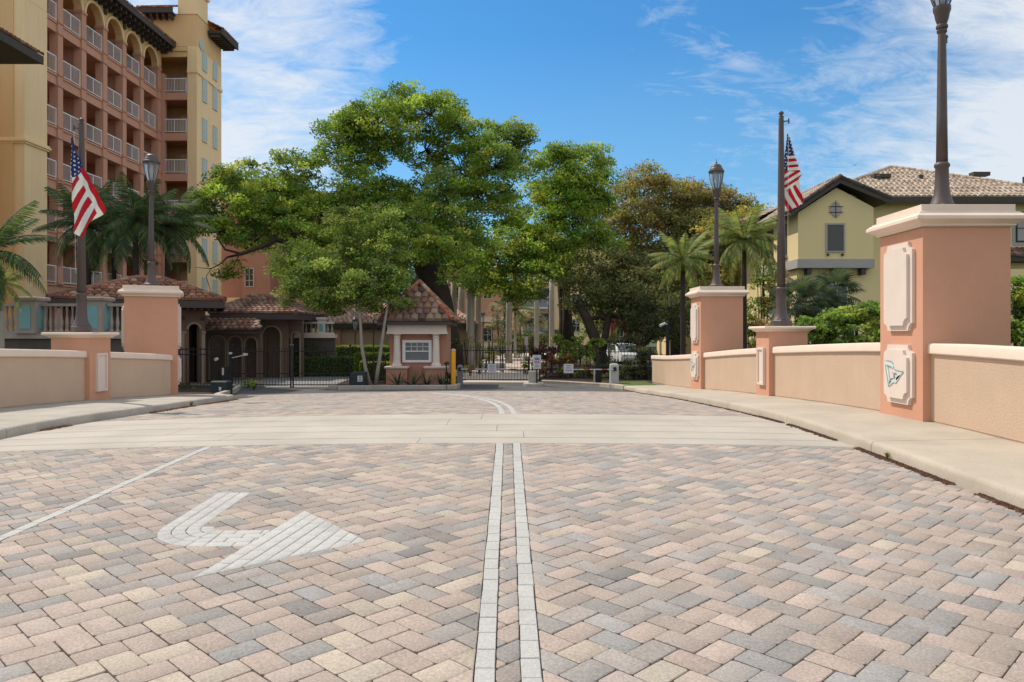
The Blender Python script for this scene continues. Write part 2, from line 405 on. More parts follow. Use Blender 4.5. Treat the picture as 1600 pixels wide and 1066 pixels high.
# ---- concrete band across the road
m_band = mat('pale cast concrete', (.455, .41, .35), .85, .17, .8, .2, 140, fine=.10, fscale=70)
ye = [9.41, 9.86, 10.48, 11.15, 11.95, 12.91]
for r in range(5):
    x = -7.6-random.uniform(0, 1.5); cuts = [-7.05]
    while True:
        x += random.uniform(3.2, 4.6)
        if x > 3.6: break
        if x > -6.4: cuts.append(x)
    cuts.append(KR+.02)
    for a, b in zip(cuts, cuts[1:]):
        n = max(2, int((b-a)/.5)); y0, y1 = ye[r]+(.016 if r else .004), ye[r+1]-(.016 if r < 4 else .004); tw = random.uniform(-.006, .006)
        R = []
        zz_ = lambda x_, y_: surf(x_, y_)+.002
        for i in range(n+1):
            x_ = a+.003+(b-a-.006)*i/n; wv = .012*math.sin(x_*.8+r)*0
            R.append([(x_, y0, zz_(x_, y0)-.03), (x_, y0, zz_(x_, y0)-.007), (x_, y0+.008, zz_(x_, y0)), (x_, y1-.008, zz_(x_, y1)), (x_, y1, zz_(x_, y1)-.007), (x_, y1, zz_(x_, y1)-.03)])
        MB().rings(R).build('concrete_slab', m_band, road, 35)
# ================================================================== PAVEMENTS with kerb nose
def pavement(name, kx, wx, sgn, y0, y1, cuts, m, hgt=.145):
    root = bpy.data.objects.new(name, None); C.objects.link(root); tag(root, kind='structure')
    cs = [y0]+[c for c in cuts if y0 < c < y1]+[y1]
    for a, b in zip(cs, cs[1:]):
        n = max(3, int((b-a)/.4)); R = []
        for i in range(n+1):
            y = a+.006+(b-a-.012)*i/n; k = kx(y); zr = surf(k, y); e = .006 if i in (0, n) else 0
            prof = [(0, -.08), (.004, hgt-.055-e), (.014, hgt-.025-e), (.035, hgt-.006-e), (.07, hgt-e), (.30, hgt+.004-e), (abs(wx(y)-k), hgt+.03-e), (abs(wx(y)-k), -.4)]
            R.append([(k+sgn*p, y, zr+q) for p, q in prof])
        MB().rings(R).build('pavement_slab', m, root, 40)
    return root
M_kerbg = mat('weathered grey concrete', (.43, .39, .33), .92, .22, 1.6, .3, 110, fine=.18, fscale=50)
pavement('right_pavement', lambda y: KR, lambda y: 5.9, 1, -3, 28.2, [2.2, 6.0, 9.0, 11.72, 14.9, 18.2, 21.5, 24.8], M_conc)
pavement('left_pavement', kerb_l, lambda y: -9.2 if y < 19 else -9.2-(y-19)*.5, -1, 3, 22.6, [7.5, 10.75, 14.2, 17.6, 20.4], M_kerbg)
def sw_r(x, y): return surf(KR, y)+.145+.018*(x-KR)
def sw_l(x, y): return surf(kerb_l(y), y)+.145+.012*(kerb_l(y)-x)
# ================================================================== apron, drives, island kerbs beyond the bridge
M_asph = mat('worn asphalt', (.10, .098, .095), .92, .25, .7, .4, 90, fine=.25, fscale=60)
M_drive = mat('pale paver drive', (.55, .46, .38), .9, .16, .8, .2, 40, fine=.2, fscale=18)
def sheet(name, pts, m, kind='structure', off=0.0, nx=1):
    s = MB(); s.add([(x, y, GZ+off) for x, y in pts], [tuple(range(len(pts)))]); o = s.build(name, m, fix=True)
    if o.data.polygons[0].normal.z < 0: o.data.flip_normals()
    return tag(o, kind=kind)
apron = MB(); xs = [-14, -11, -9, -7, -5, -3, 0, 2, 3.2, 4.3]; ysA = [24.9, 26, 27, 28, 29, 30, 31, 33.2]
zf = lambda x, y: (surf(x, y)-.006 if y < 30.5 else GZ+.012) if x > -9.1 else (min(surf(-9, y), GZ+.04+(31-y)*.012) if y < 31 else GZ+.012)
apron.add([(x, y, zf(x, y)) for y in ysA for x in xs], [(i*len(xs)+j, i*len(xs)+j+1, (i+1)*len(xs)+j+1, (i+1)*len(xs)+j) for i in range(len(ysA)-1) for j in range(len(xs)-1)])
tag(apron.build('gate_apron', M_asph, smooth=True), kind='structure')
ap2 = MB(); xs = [-16, -13, -11, -9.0]; ysA = [21.5, 22.5, 23.5, 25.2]
apron_l = MB(); apron_l.add([(x, y, surf(-8.6, y)-.006-(0 if x > -10 else .02)) for y in ysA for x in xs], [(i*4+j, i*4+j+1, (i+1)*4+j+1, (i+1)*4+j) for i in range(3) for j in range(3)])
tag(apron_l.build('side_apron', M_asph), kind='structure')
# flush concrete edge between pavers and asphalt
ed = MB(); R = []
for i in range(25):
    x = -8.6+i*(KR+8.6)/24; y = 25.2+.0*x
    R.append([(x, y-.0, surf(x, y)-.03), (x, y, surf(x, y)+.006), (x, y+.3, surf(x, y+.3)+.006), (x, y+.3, surf(x, y+.3)-.03)])
ed.rings(R).build('concrete_edge', m_band, road)
sheet('entrance_drive', [(-1.9, 33.0), (1.05, 33.0), (1.6, 37.5), (1.5, 44), (2.6, 56), (6.2, 75), (6.5, 84), (-1.5, 84), (-1.2, 66), (-2.6, 52), (-3.1, 44), (-2.9, 38), (-2.3, 34.5)], M_drive, off=.016)
sheet('left_drive', [(-11.4, 30.2), (-5.9, 30.2), (-6.2, 36), (-8.6, 48), (-11, 60), (-16, 60), (-17, 42), (-13, 36)], mat('grey drive', (.25, .24, .23), .9, .2, .6), off=.014)
def kerb(pts, w=.16, h=.15, z=None, name='kerb_stone', m=M_kerbg, parent=None, seg=None):
    pts = [Vector((*p, 0)) for p in pts]
    for a, b in zip(pts, pts[1:]):
        t = (b-a); l = t.length; t.normalize(); n = Vector((-t.y, t.x, 0)); k = max(1, int(round(l/(seg or 1.0))))
        for i in range(k):
            p, q = a+t*(l*i/k+.005), a+t*(l*(i+1)/k-.005); mb = MB()
            zp = (z or (lambda v: surf(v.x, v.y) if v.y < 30.5 else GZ))
            R = [[c+n*o_+Vector((0, 0, zz0+zz1)) for o_, zz1 in ((w/2, -.2), (w/2, h-.02), (w/2-.025, h), (-w/2+.025, h), (-w/2, h-.02), (-w/2, -.2))] for c, zz0 in ((p, zp(p)), (q, zp(q)))]
            mb.rings(R).build(name, m, parent)
kb = bpy.data.objects.new('island_kerb', None); C.objects.link(kb); tag(kb, kind='structure')
kerb([(-6.7, 28.9), (-6.3, 28.45), (-2.3, 28.45), (-1.95, 28.8), (-1.95, 30.2)], parent=kb)
kb2 = bpy.data.objects.new('bed_kerb', None); C.objects.link(kb2); tag(kb2, kind='structure')
kerb([(4.33, 28.3), (4.15, 29.4), (3.7, 30.4), (3.0, 31.2), (2.2, 32.0), (1.45, 32.5)], parent=kb2, seg=.35, m=M_conc, w=.2)
kb3 = bpy.data.objects.new('drive_kerb', None); C.objects.link(kb3); tag(kb3, kind='structure')
kerb([(-2.0, 34.4), (-2.7, 38), (-2.95, 44), (-2.4, 52), (-1.05, 66)], parent=kb3, z=lambda v: GZ, m=M_conc)
kerb([(1.15, 33.2), (1.75, 37.5), (1.6, 44), (2.75, 56), (6.4, 75)], parent=kb3, z=lambda v: GZ, m=M_conc)
kb4 = bpy.data.objects.new('left_bed_kerb', None); C.objects.link(kb4); tag(kb4, kind='structure')
kerb([(-8.2, 22.8), (-9.3, 24.5), (-9.8, 27.5), (-10.3, 29.4), (-11.5, 30.0), (-12.5, 30.2)], parent=kb4, z=lambda v: surf(-8.8, min(v.y, 30)))
# beds (mulch)
M_mulch = mat('dark mulch', (.045, .028, .018), .95, .4, 8, .8, 30)
def bed(name, pts, off): return sheet(name, pts, M_mulch, off=off)
bed('gatehouse_bed', [(-6.7, 29.0), (-6.3, 28.52), (-2.3, 28.52), (-2.02, 28.8), (-2.02, 33), (-6.9, 33)], .13)
bed('planting_bed', [(4.3, 28.4), (4.1, 29.4), (3.65, 30.3), (2.95, 31.1), (2.15, 31.9), (1.4, 32.45), (1.8, 37.5), (1.65, 44), (2.8, 56), (12, 56), (14, 30), (6.0, 28.4)], .10)
tag(sheet('lawn_patch', [(4.45, 28.3), (5.6, 28.3), (5.6, 31.5), (4.3, 31), (4.2, 29.6)], mat('grass', (.09, .13, .03), .95, .4, 6, .8, 60), off=.17))
bed('drive_side_bed', [(-2.1, 34.4), (-2.8, 38), (-3.05, 44), (-2.5, 52), (-1.1, 66), (-8, 66), (-7, 36)], .11)
bed('left_bed', [(-9.35, 24.5), (-9.9, 27.5), (-10.4, 29.4), (-11.5, 29.95), (-19, 30), (-19, 21), (-9.6, 21.5)], .10)
# ---- debris and leaf litter in the gutters
def litter(name, f, ys, n, col, spread, hz):
    mb = MB(); rnd = random.Random(5)
    for i in range(n):
        y = rnd.choice(ys); y = y[0]+(y[1]-y[0])*rnd.random(); x0, sg = f(y)
        x = x0+sg*abs(rnd.gauss(0, spread)); z = surf(x, y); s = rnd.uniform(.006, .02)*hz; k = rnd.uniform(.6, 1.5); mb.col = (col[0]*k, col[1]*k, col[2]*k)
        a = rnd.random()*6.3; c_, s_ = math.cos(a)*s, math.sin(a)*s; h = s*rnd.uniform(.4, 1.0)
        mb.add([(x+c_*1.6, y+s_*1.6, z-.004), (x-s_, y+c_, z-.004), (x-c_*1.6, y-s_*1.6, z-.004), (x+s_, y-c_, z-.004), (x, y, z+h)], [(0,1,4),(1,2,4),(2,3,4),(3,0,4)])
    return tag(mb.build(name, mat('dry litter', (1, 1, 1), .95, .3, 40, attr=True)), kind='stuff')
litter('gutter_debris', lambda y: (KR-.002, -1), [(5.6, 6.9), (7.3, 9.3), (7.6, 9.3), (9.9, 11.6), (11.8, 13.0), (13.0, 28)]*1, 13000, (.085, .042, .024), .024, 1.35)
litter('leaf_litter', lambda y: (kerb_l(y)+.004, 1), [(11.5, 12.2), (15, 17.5), (18, 22), (20, 22.3)], 3200, (.15, .075, .035), .04, 1.6)
def weed(x, y, z, s, n=22, sd=1):
    rnd = random.Random(sd); mb = MB()
    for i in range(n):
        a = rnd.random()*6.28; l = s*rnd.uniform(.5, 1); sp = rnd.uniform(.2, .8); wd = .004
        ex, ey, ez = math.cos(a)*l*sp, math.sin(a)*l*sp, l; tx, ty = -math.sin(a)*wd, math.cos(a)*wd
        mb.add([(-tx, -ty, 0), (tx, ty, 0), (ex*.5+tx, ey*.5+ty, ez*.7), (ex*.5-tx, ey*.5-ty, ez*.7), (ex, ey, ez*.9)], [(0,1,2,3),(3,2,4)])
    o = mb.build('weed', mat('weed green', (.17, .19, .05), .8, .3, 20), fix=False); o.location = (x, y, z); return o
tag(weed(KR-.03, 8.55, surf(KR, 8.55), .11, 26, 1), 'dry weed tuft growing in the joint along the right kerb', 'weed')
tag(weed(kerb_l(17.3)+.03, 17.3, surf(-7.1, 17.3), .16, 26, 2), 'pale green weed tuft growing at the foot of the left kerb', 'weed')
# ================================================================== PARAPETS
def parapet(pts, zb, label, out, hgt=1.07, th=.28):
    """wall along the inner face pts [(x, y)...]; out = +1 if the wall body lies to the left of its direction"""
    c0 = pts[0]; root = thing('parapet_wall', label, 'wall', (c0[0], c0[1], zb(*c0)), group='low stucco parapet walls of the bridge')
    P = [Vector((*p, 0)) for p in pts]; fine = []
    for a, b in zip(P, P[1:]):
        k = max(1, int((b-a).length/.7)); fine += [a+(b-a)*i/k for i in range(k)]
    fine.append(P[-1])
    def frame(i):
        t = (fine[min(i+1, len(fine)-1)]-fine[max(i-1, 0)]).normalized(); return Vector((-t.y, t.x, 0))*out
    bod, cop, foot = [], [], []
    for i, p in enumerate(fine):
        n = frame(i); z = zb(p.x, p.y); e = Vector((0, 0, 1)); ch = .145
        bod.append([p+n*o+e*(z+h) for o, h in ((0, .018), (0, hgt-ch), (th, hgt-ch), (th, -.5))])
        foot.append([p+n*o+e*(z+h) for o, h in ((.012, -.05), (.012, .03), (th-.02, .03), (th-.02, -.05))])
        cop.append([p+n*o+e*(z+h) for o, h in ((-.03, hgt-ch), (-.045, hgt-ch+.015), (-.045, hgt-.03), (-.035, hgt-.008), (-.015, hgt), (th+.015, hgt), (th+.04, hgt-.02), (th+.04, hgt-ch))])
    MB().rings(bod).build('wall_body', M_stucco, root, world=True); MB().rings(foot).build('wall_footing', M_kerbg, root, world=True)
    MB().rings(cop).build('coping', M_cope, root, 30, world=True)
    return root
XR = 5.78
parapet([(XR, -2), (XR, 10.5)], sw_r, 'nearest length of low peach stucco wall at the right edge of the view', -1)
parapet([(XR, 11.70), (XR, 16.70)], sw_r, 'low peach stucco wall between the huge plaque pillar and the short right flagpole pillar', -1)
parapet([(XR, 17.56), (XR, 22.60)], sw_r, 'low peach stucco wall between the short right flagpole pillar and the right lamp pillar', -1)
parapet([(XR, 23.8), (XR, 27.2), (5.7, 30.4)], sw_r, 'far end of the low right wall, beyond the lamp pillar beside the grass', -1)
parapet([(-9.12, 5), (-9.12, 16.55)], sw_l, 'shaded low stucco wall left of the short left flagpole pillar', 1)
parapet([(-9.12, 17.42), (-9.08, 18.2), (-9.0, 19.0), (-8.96, 19.8), (-9.05, 20.5), (-9.2, 21.0)], sw_l, 'curved low stucco wall in front of the left lamp pillar', 1)
def notch(w, h, r, n=4):                        # rectangle with scooped corners
    p = []
    for sx, sy in ((1, 1), (-1, 1), (-1, -1), (1, -1)):
        cx, cy = sx*w/2, sy*h/2; a = []
        for i in range(n+1):
            t = math.pi/2*i/n; a.append((cx-sx*r*math.cos(t), cy-sy*r*math.sin(t)) if sx*sy > 0 else (cx-sx*r*math.sin(t), cy-sy*r*math.cos(t)))
        # straight lip on both sides of the scoop
        if sx*sy > 0: a = [(cx, cy-sy*r)] + [(cx-sx*(r*math.sin(math.pi/2*i/n)*.85+.0), cy-sy*(r*math.cos(math.pi/2*i/n)*.85)) for i in range(n+1)] + [(cx-sx*r, cy)]
        else: a = [(cx-sx*r, cy)] + [(cx-sx*(r*math.cos(math.pi/2*i/n)*.85), cy-sy*(r*math.sin(math.pi/2*i/n)*.85)) for i in range(n+1)] + [(cx, cy-sy*r)]
        p += a
    return p
M_plq = mat('cream cast plaque', (.72, .61, .53), .8, .05, 3, .15, 60, streak=.02)
M_blue = mat('pale blue paint', (.58, .69, .69), .8, .12, 8, .1, 60)
M_dkgrv = mat('engraved line', (.27, .30, .30), .9, 0)
def emblem(parent, fn, s=1.0):
    """pale blue pennant with an engraved figure; fn(u, v, d)"""
    def e(poly, d0, d1, name, m): MB().prism([(u*s, v*s) for u, v in poly], fn, d0, d1).build(name, m, parent)
    U = lambda a: [((x-255)/400*1.0, (520-y)/560*.84) for x, y in a]     # traced on an 510 x 1040 grid
    top = U([(85, 320), (130, 312), (185, 318), (225, 350), (245, 400), (235, 430), (195, 412), (150, 398), (95, 392)])
    left = U([(88, 395), (130, 402), (150, 500), (165, 600), (205, 640), (150, 735)])
    right = U([(240, 440), (300, 458), (420, 478), (370, 540), (310, 615), (290, 600), (330, 520), (225, 500)])
    bot = U([(165, 652), (230, 610), (285, 585), (335, 545), (380, 520), (340, 590), (285, 660), (235, 655), (170, 715)])
    for p, nm in ((top, 'pennant'), (left, 'pennant'), (right, 'pennant'), (bot, 'pennant')): e(p, .001, .012, nm, M_blue)
    for p in (U([(85, 318), (130, 308), (190, 314), (230, 345), (190, 326), (130, 320)]), U([(95, 380), (150, 388), (212, 402), (210, 414), (150, 400), (95, 392)]),
              U([(258, 440), (320, 458), (425, 466), (425, 480), (320, 470), (262, 450)]), U([(165, 630), (200, 590), (240, 592), (235, 606), (205, 604), (172, 642)]),
              U([(225, 500), (270, 502), (305, 490), (300, 506), (270, 514), (228, 510)]), U([(250, 530), (262, 560), (272, 600), (262, 600), (252, 565)]),
              U([(88, 395), (96, 395), (160, 700), (152, 735)])):
        e(p, .002, .016, 'engraved_line', M_dkgrv)
def pillar(near, W, D, zt, zbase, rz, label, plaques, side, big=True, name='gate_pillar', group='salmon stucco pillars of the bridge'):
    """near: the corner nearest the camera on the road side; body runs W away from the road and D along it"""
    cx, cy = near[0]+side*W/2, near[1]+D/2
    if rz: 
        v = Matrix.Rotation(rz, 2) @ Vector((side*W/2, D/2)); cx, cy = near[0]+v.x, near[1]+v.y
    root = thing(name, label, 'pillar', (cx, cy, zbase), rz, group); H = zt-zbase
    if big: prof = [(.02, H-.30), (.05, H-.285), (.05, H-.265), (.14, H-.215), (.15, H-.205), (.15, H-.165), (.10, H-.125), (.085, H-.12), (.085, H-.105), (.04, H-.09), (.04, H-.004), (.036, H)]
    else: prof = [(.01, H-.12), (.03, H-.115), (.06, H-.09), (.10, H-.065), (.125, H-.06), (.135, H-.045), (.135, H-.015), (.12, H)]
    hb = H-(.30 if big else .12)
    body = MB(); body.molding(0, 0, W/2, D/2, [(0, -.4), (0, hb-.01), (.0, hb)]); body.build('pillar_body', M_pillar, root)
    if big: MB().molding(0, 0, W/2, D/2, [(.018, hb-.0), (.018, hb+.012)]).build('cap_fillet', M_cope, root)
    MB().molding(0, 0, W/2, D/2, prof).build('cap', M_cope, root)
    for (face, v0, v1, ww, kind) in plaques:
        h = v1-v0
        if face == 'road': fn = lambda u, v, d: (-side*(W/2+d), u*-side, (v0+v1)/2-zbase+v)
        elif face == 'back': fn = lambda u, v, d: (side*(W/2+d), u, (v0+v1)/2-zbase+v)
        out_, inn = (notch(ww, h, .13), notch(ww-.15, h-.15, .12)) if kind != 'plain' else ([(-ww/2,-h/2),(ww/2,-h/2),(ww/2,h/2),(-ww/2,h/2)],)*2
        if kind != 'plain':
            pq = MB().prism(out_, fn, -.005, .045).build('plaque', M_plq, root)
            MB().prism(inn, fn, .0455, .085).build('plaque_panel', M_plq, pq)
            if kind == 'emblem': emblem(pq, lambda u, v, d: fn(u, v, d+.085), (ww-.2)/1.0)
        else:
            pq = MB().prism(out_, fn, -.005, .03).build('plaque', M_plq, root); fr = MB(); t = .05
            for a, b, c_, d_ in ((-ww/2, ww/2, h/2-t, h/2), (-ww/2, ww/2, -h/2, -h/2+t), (-ww/2, -ww/2+t, -h/2+t, h/2-t), (ww/2-t, ww/2, -h/2+t, h/2-t)):
                fr.prism([(a, c_), (b, c_), (b, d_), (a, d_)], fn, .0303, .06)
            tag(fr.build('plaque_frame', M_plq, pq))
    return root
zr1 = sw_r(5.7, 10.9)
P1 = pillar((5.67, 10.5), 1.20, 1.20, 1.766, zr1, 0, 'huge square salmon pillar beside the right pavement with a blank plaque above an emblem plaque', [('road', .045, 1.30, .80, 'blank'), ('road', -1.0, -.155, .80, 'emblem')], 1)
zr2 = sw_r(5.7, 22.9)
P2 = pillar((5.67, 22.6), 1.24, 1.20, 1.40, zr2, 0, 'tall salmon pillar carrying the right street lamp, smaller in view beyond the short pillar', [('road', -.28, .93, .80, 'blank'), ('road', -1.37, -.52, .80, 'emblem')], 1)
P3 = pillar((5.67, 16.70), .84, .86, .17, sw_r(5.7, 17), 0, 'short salmon pillar with a plain panel under the right flagpole', [('road', -1.13, -.30, .42, 'plain')], 1, False)
P4 = pillar((-9.02, 16.55), .83, .87, .035, sw_l(-9.1, 17), 0, 'short salmon pillar with a plain panel under the left flagpole', [('road', -1.26, -.42, .42, 'plain')], -1, False)
P5 = pillar((-9.0, 20.9), 1.30, 1.20, 1.30, sw_l(-9, 21), math.radians(22.5), 'tall salmon pillar carrying the left street lamp behind the curved wall', [('road', -.42, .83, .80, 'blank'), ('back', -.42, .83, .8, 'blank'), ('road', -1.40, -.6, .80, 'emblem')], -1)
# ================================================================== LAMPS AND FLAGPOLES
M_glass = mat('lamp glass', (.55, .60, .62), .12, .05, 5, spec=.6)
def glassmat():
    m = M_glass; t = m.node_tree; p = [n for n in t.nodes if n.type == 'BSDF_PRINCIPLED'][0]; p.inputs['Transmission Weight'].default_value = .75; p.inputs['IOR'].default_value = 1.1
glassmat()
M_bulb = mat('frosted glass', (.8, .8, .78), .4, 0)
def lamp_post(label, loc, group='bronze street lamps'):
    r = thing('street_lamp', label, 'street lamp', loc, 0, group)
    MB().lathe(0, 0, [(.20, 0), (.20, .07), (.185, .085), (.165, .10)], 8, ph=math.pi/8).build('lamp_base', M_bronze, r)
    MB().lathe(0, 0, [(.16, .10), (.135, .16), (.11, .24), (.098, .33), (.092, .45), (.088, .60), (.094, .61), (.105, .625), (.105, .65), (.094, .665), (.080, .68)], 16).build('lamp_foot', M_bronze, r, 40)
    MB().lathe(0, 0, [(.078, .66), (.070, 1.3), (.058, 2.2), (.052, 2.46), (.052, 2.47)], 16).build('lamp_pole', M_bronze, r, True)
    MB().lathe(0, 0, [(.052, 2.46), (.068, 2.48), (.068, 2.51), (.058, 2.52), (.080, 2.54), (.080, 2.57), (.062, 2.59), (.088, 2.66), (.102, 2.74), (.118, 2.78), (.118, 2.83), (.10, 2.84)], 16).build('lamp_neck', M_bronze, r, 40)
    MB().lathe(.06, 0, [(.018, 2.33), (.018, 2.40), (.03, 2.41), (.02, 2.44)], 8).build('photocell', M_bronze, r)
    MB().lathe(0, 0, [(.095, 2.84), (.135, 2.95), (.175, 3.10), (.195, 3.24), (.197, 3.32)], 16, cap=False).build('globe', M_glass, r, True)
    MB().lathe(0, 0, [(.03, 2.84), (.035, 3.0), (.05, 3.12), (.035, 3.22), (.02, 3.3)], 10).build('bulb', M_bulb, r, True)
    for k in range(8):
        a = k*math.pi/4; c_, s_ = math.cos(a), math.sin(a)
        MB().tube([(c_*q, s_*q, z) for q, z in ((.098, 2.83), (.14, 2.95), (.181, 3.10), (.201, 3.24), (.205, 3.34))], .008, 5).build('cage_rib', M_bronze, r)
    MB().lathe(0, 0, [(.222, 3.31), (.228, 3.33), (.222, 3.36), (.195, 3.375), (.19, 3.40), (.17, 3.44), (.155, 3.455), (.15, 3.49), (.115, 3.53), (.06, 3.555), (.03, 3.565)], 16).build('lamp_hood', M_bronze, r, 35)
    MB().lathe(0, 0, [(.03, 3.56), (.014, 3.575), (.022, 3.595), (.022, 3.61), (.008, 3.63), (.006, 3.70), (.001, 3.71)], 10).build('finial', M_bronze, r, True)
    return r
LB = .001
L1 = lamp_post('nearest bronze lamp post on the huge right pillar, cut off by the picture edge', (6.27, 11.1, 1.766+LB)); L1.scale = (1, 1, 1.045)
def lamp_copy(label, loc, s=1.0):
    c = copy_tree(L1); c.location = loc; c.scale = (s, s, s); c['label'] = label; return c
lamp_copy('bronze street lamp standing on the farther tall pillar at the right', (6.29, 23.2, 1.40+LB), 1.05)
v = P5.location; lamp_copy('bronze street lamp standing on the tall pillar at the left', (v.x-.02, v.y, 1.30+LB), 1.03)
def flagpole(label, loc, H):
    r = thing('flagpole', label, 'flagpole', loc, 0, 'bronze flagpoles on short pillars')
    MB().lathe(0, 0, [(.215, 0), (.215, .12), (.20, .135), (.185, .15)], 8, ph=math.pi/8).build('pole_base', M_bronze, r)
    MB().lathe(0, 0, [(.185, .15), (.15, .21), (.125, .30), (.112, .42), (.104, .60), (.101, .80), (.112, .815), (.118, .83), (.112, .855), (.098, .87)], 16).build('pole_foot', M_bronze, r, 40)
    MB().lathe(0, 0, [(.092, .86), (.083, 2.2), (.066, 3.6), (.055, H-.05), (.055, H)], 16).build('pole', M_bronze, r, True)
    MB().lathe(0, 0, [(.062, H), (.03, H+.01), (.03, H+.03), (.055, H+.06), (.055, H+.09), (.02, H+.12)], 12).build('pole_ball', M_bronze, r, True)
    a = MB(); a.tube([(0, 0, H-.12), (.16, -.02, H-.10)], .014, 6); a.tube([(.16, -.02, H-.16), (.16, -.02, H-.05)], .018, 6); a.build('halyard_arm', M_bronze, r)
    MB().tube([(.155, -.02, H-.12), (.13, -.04, 1.35), (.105, -.02, 1.3)], .004, 4).build('halyard', M_bulb, r)
    return r
F1 = flagpole('left bronze flagpole on the short pillar, flag hanging on its right side', (-9.02-.415, 16.985, .035+LB), 4.62)
F1.rotation_euler = (0, 0, math.radians(195))
F2 = flagpole('right bronze flagpole on the short pillar in front of the yellow house', (5.67+.42, 17.13, .17+LB), 4.68)
# ---- flags: a fine cloth grid, colour printed per cell
M_cloth = mat('flag cloth', (1, 1, 1), .8, .04, 4, .15, 30, attr=True, translucent=.12)
RED, WHT, NVY = (.50, .012, .025), (.78, .78, .76), (.018, .030, .13)
def inpoly(x, y, P):
    c = False
    for i in range(len(P)):
        (x0, y0), (x1, y1) = P[i-1], P[i]
        if (y0 > y) != (y1 > y) and x < (x1-x0)*(y-y0)/(y1-y0)+x0: c = not c
    return c
def flag(name, label, origin, outline, colour, relief, mpp, step=.7):
    """outline, colour() and relief() are in photograph-pixel-sized cloth units; mpp metres per unit"""
    xs_, ys_ = [p[0] for p in outline], [p[1] for p in outline]; x0, x1, y0, y1 = min(xs_), max(xs_), min(ys_), max(ys_)
    nx, ny = int((x1-x0)/step)+1, int((y1-y0)/step)+1; mb = MB(); idx = {}
    def vid(i, j):
        if (i, j) not in idx:
            X, Y = x0+i*step, y0+j*step; idx[(i, j)] = len(mb.v); mb.v.append(((X-origin[0])*mpp, relief(X, Y), -(Y-origin[1])*mpp))
        return idx[(i, j)]
    for j in range(ny):
        for i in range(nx):
            X, Y = x0+(i+.5)*step, y0+(j+.5)*step
            if inpoly(X, Y, outline): mb.f.append((vid(i, j), vid(i, j+1), vid(i+1, j+1), vid(i+1, j))); mb.c.append(colour(X, Y))
    return tag(mb.build(name, M_cloth, None, True, fix=False), label, 'flag', 'american flags hanging on the poles')
def stars(x, y, ax, ay, cell, r):               # five-pointed stars on a skewed lattice
    u, v = ax*x+ay*y, -ay*x+ax*y; k = round(v/cell); off = .5 if k % 2 else 0; j = round(u/cell-off)
    du, dv = u-(j+off)*cell, v-k*cell; rr = math.hypot(du, dv); a = math.atan2(dv, du)
    return rr < r*(.62+.38*math.cos(5*a))
# left flag
OUT1 = [(117, 217), (120, 214), (124, 236), (137, 262), (152, 289), (163, 308), (172, 330), (160, 339), (148, 348), (138, 362), (134, 371), (121, 363), (121.5, 340), (119.5, 300), (118.5, 270), (117.5, 240)]
def col1(x, y):
    # distance measured across the falling fly edge (124,236)-(172,330)
    e = ((x-124)*94-(y-236)*48)/math.hypot(94, 48)        # >0 outside to the right, <0 inside
    if y < 278-(x-118)*.25 and e > -30 and not (y > 262 and e > -6): 
        if y < 282-(x-118)*.75 or y < 262: return WHT if stars(x, y, .9, .43, 6.0, 1.75) and e < -1.5 else NVY
    if e > -7 and y > 262+(x-138)*.2: return RED
    if e > -13.5: return WHT
    # lower part: stripes fall to the left
    s = ((x-119)*.80+(y-270)*.44)
    return RED if int(s//7.4) % 2 else WHT
rel1 = lambda x, y: -.03+.028*math.sin((x*.30+y*.10))*min(1, (y-214)/60)+.018*math.sin(x*.13-y*.06)
fl1 = flag('flag', 'american flag on the left pole, its stripes folded diagonally below the starry canton', (127, 517), OUT1, col1, rel1, 17/1200.)
fl1.location = (F1.location.x, F1.location.y-.15, F1.location.z)
# right flag
OUT2 = [(1226, 203), (1229, 212), (1236, 240), (1240, 257), (1244.5, 271), (1241, 276), (1243, 290), (1248, 315), (1243, 317), (1241, 321), (1235, 322), (1228, 327), (1224, 318), (1219, 316), (1213.5, 308), (1212, 303), (1216, 287), (1219, 262), (1222, 245), (1224, 228)]
def col2(x, y):
    if y < 240 or (x < 1226.5 and y < 264): return (WHT if stars(x, y, .98, .2, 5.0, 1.5) else NVY) if y > 222 or x > 1226 else NVY
    if y < 263+(x-1226)*.2: return WHT if int((y-240)//4.6) % 2 == 0 else RED
    if y < 292-(x-1220)*.75+6: 
        s = y+(x-1220)*.75; return RED if int((s-266)//5.5) % 2 == 0 else WHT
    s = (x-1205)*.9-(y-270)*.42+60; return RED if int(s//5.2) % 2 else WHT
rel2 = lambda x, y: .03*math.sin(x*.35-y*.08)*min(1, (y-200)/50)+.015*math.sin(y*.1+x*.15)
fl2 = flag('flag', 'american flag hanging limp in soft folds behind the right pole', (1220, 508), OUT2, col2, rel2, 17.2/1200.)
fl2.scale = (1.2, 1, 1); fl2.location = (F2.location.x+.085, F2.location.y+.15, F2.location.z)
# ================================================================== shared building bits
M_salm = mat('salmon building stucco', (.58, .31, .215), .92, .06, .3, .1, 30, streak=.05)
M_tan = mat('ochre building stucco', (.76, .50, .25), .92, .06, .3, .1, 30, streak=.05)
M_crm = mat('pale yellow building stucco', (.90, .66, .38), .92, .06, .3, .1, 30, streak=.06)
M_rail = mat('white painted railing', (.80, .80, .80), .6, .04, 3)
M_fascia = mat('dark fascia board', (.075, .062, .056), .8, .1, 2)
M_win = mat('dark window glass', (.03, .04, .05), .08, .1, .5, spec=.8)
M_frame = mat('white window frame', (.66, .64, .60), .6, .04, 3)
M_shut = mat('aqua shutter paint', (.46, .54, .53), .7, .06, 4)
M_brown = mat('brown painted stucco', (.17, .115, .08), .92, .1, 1, .1, 30)
M_brown2 = mat('taupe trim', (.30, .235, .18), .9, .08, 2)
M_tile = mat('clay tile', (1, 1, 1), .85, .12, 5, .2, 60, attr=True)
M_tile1 = mat('clay tile single', (1, 1, 1), .85, .18, 9, .3, 60, objcol=True)
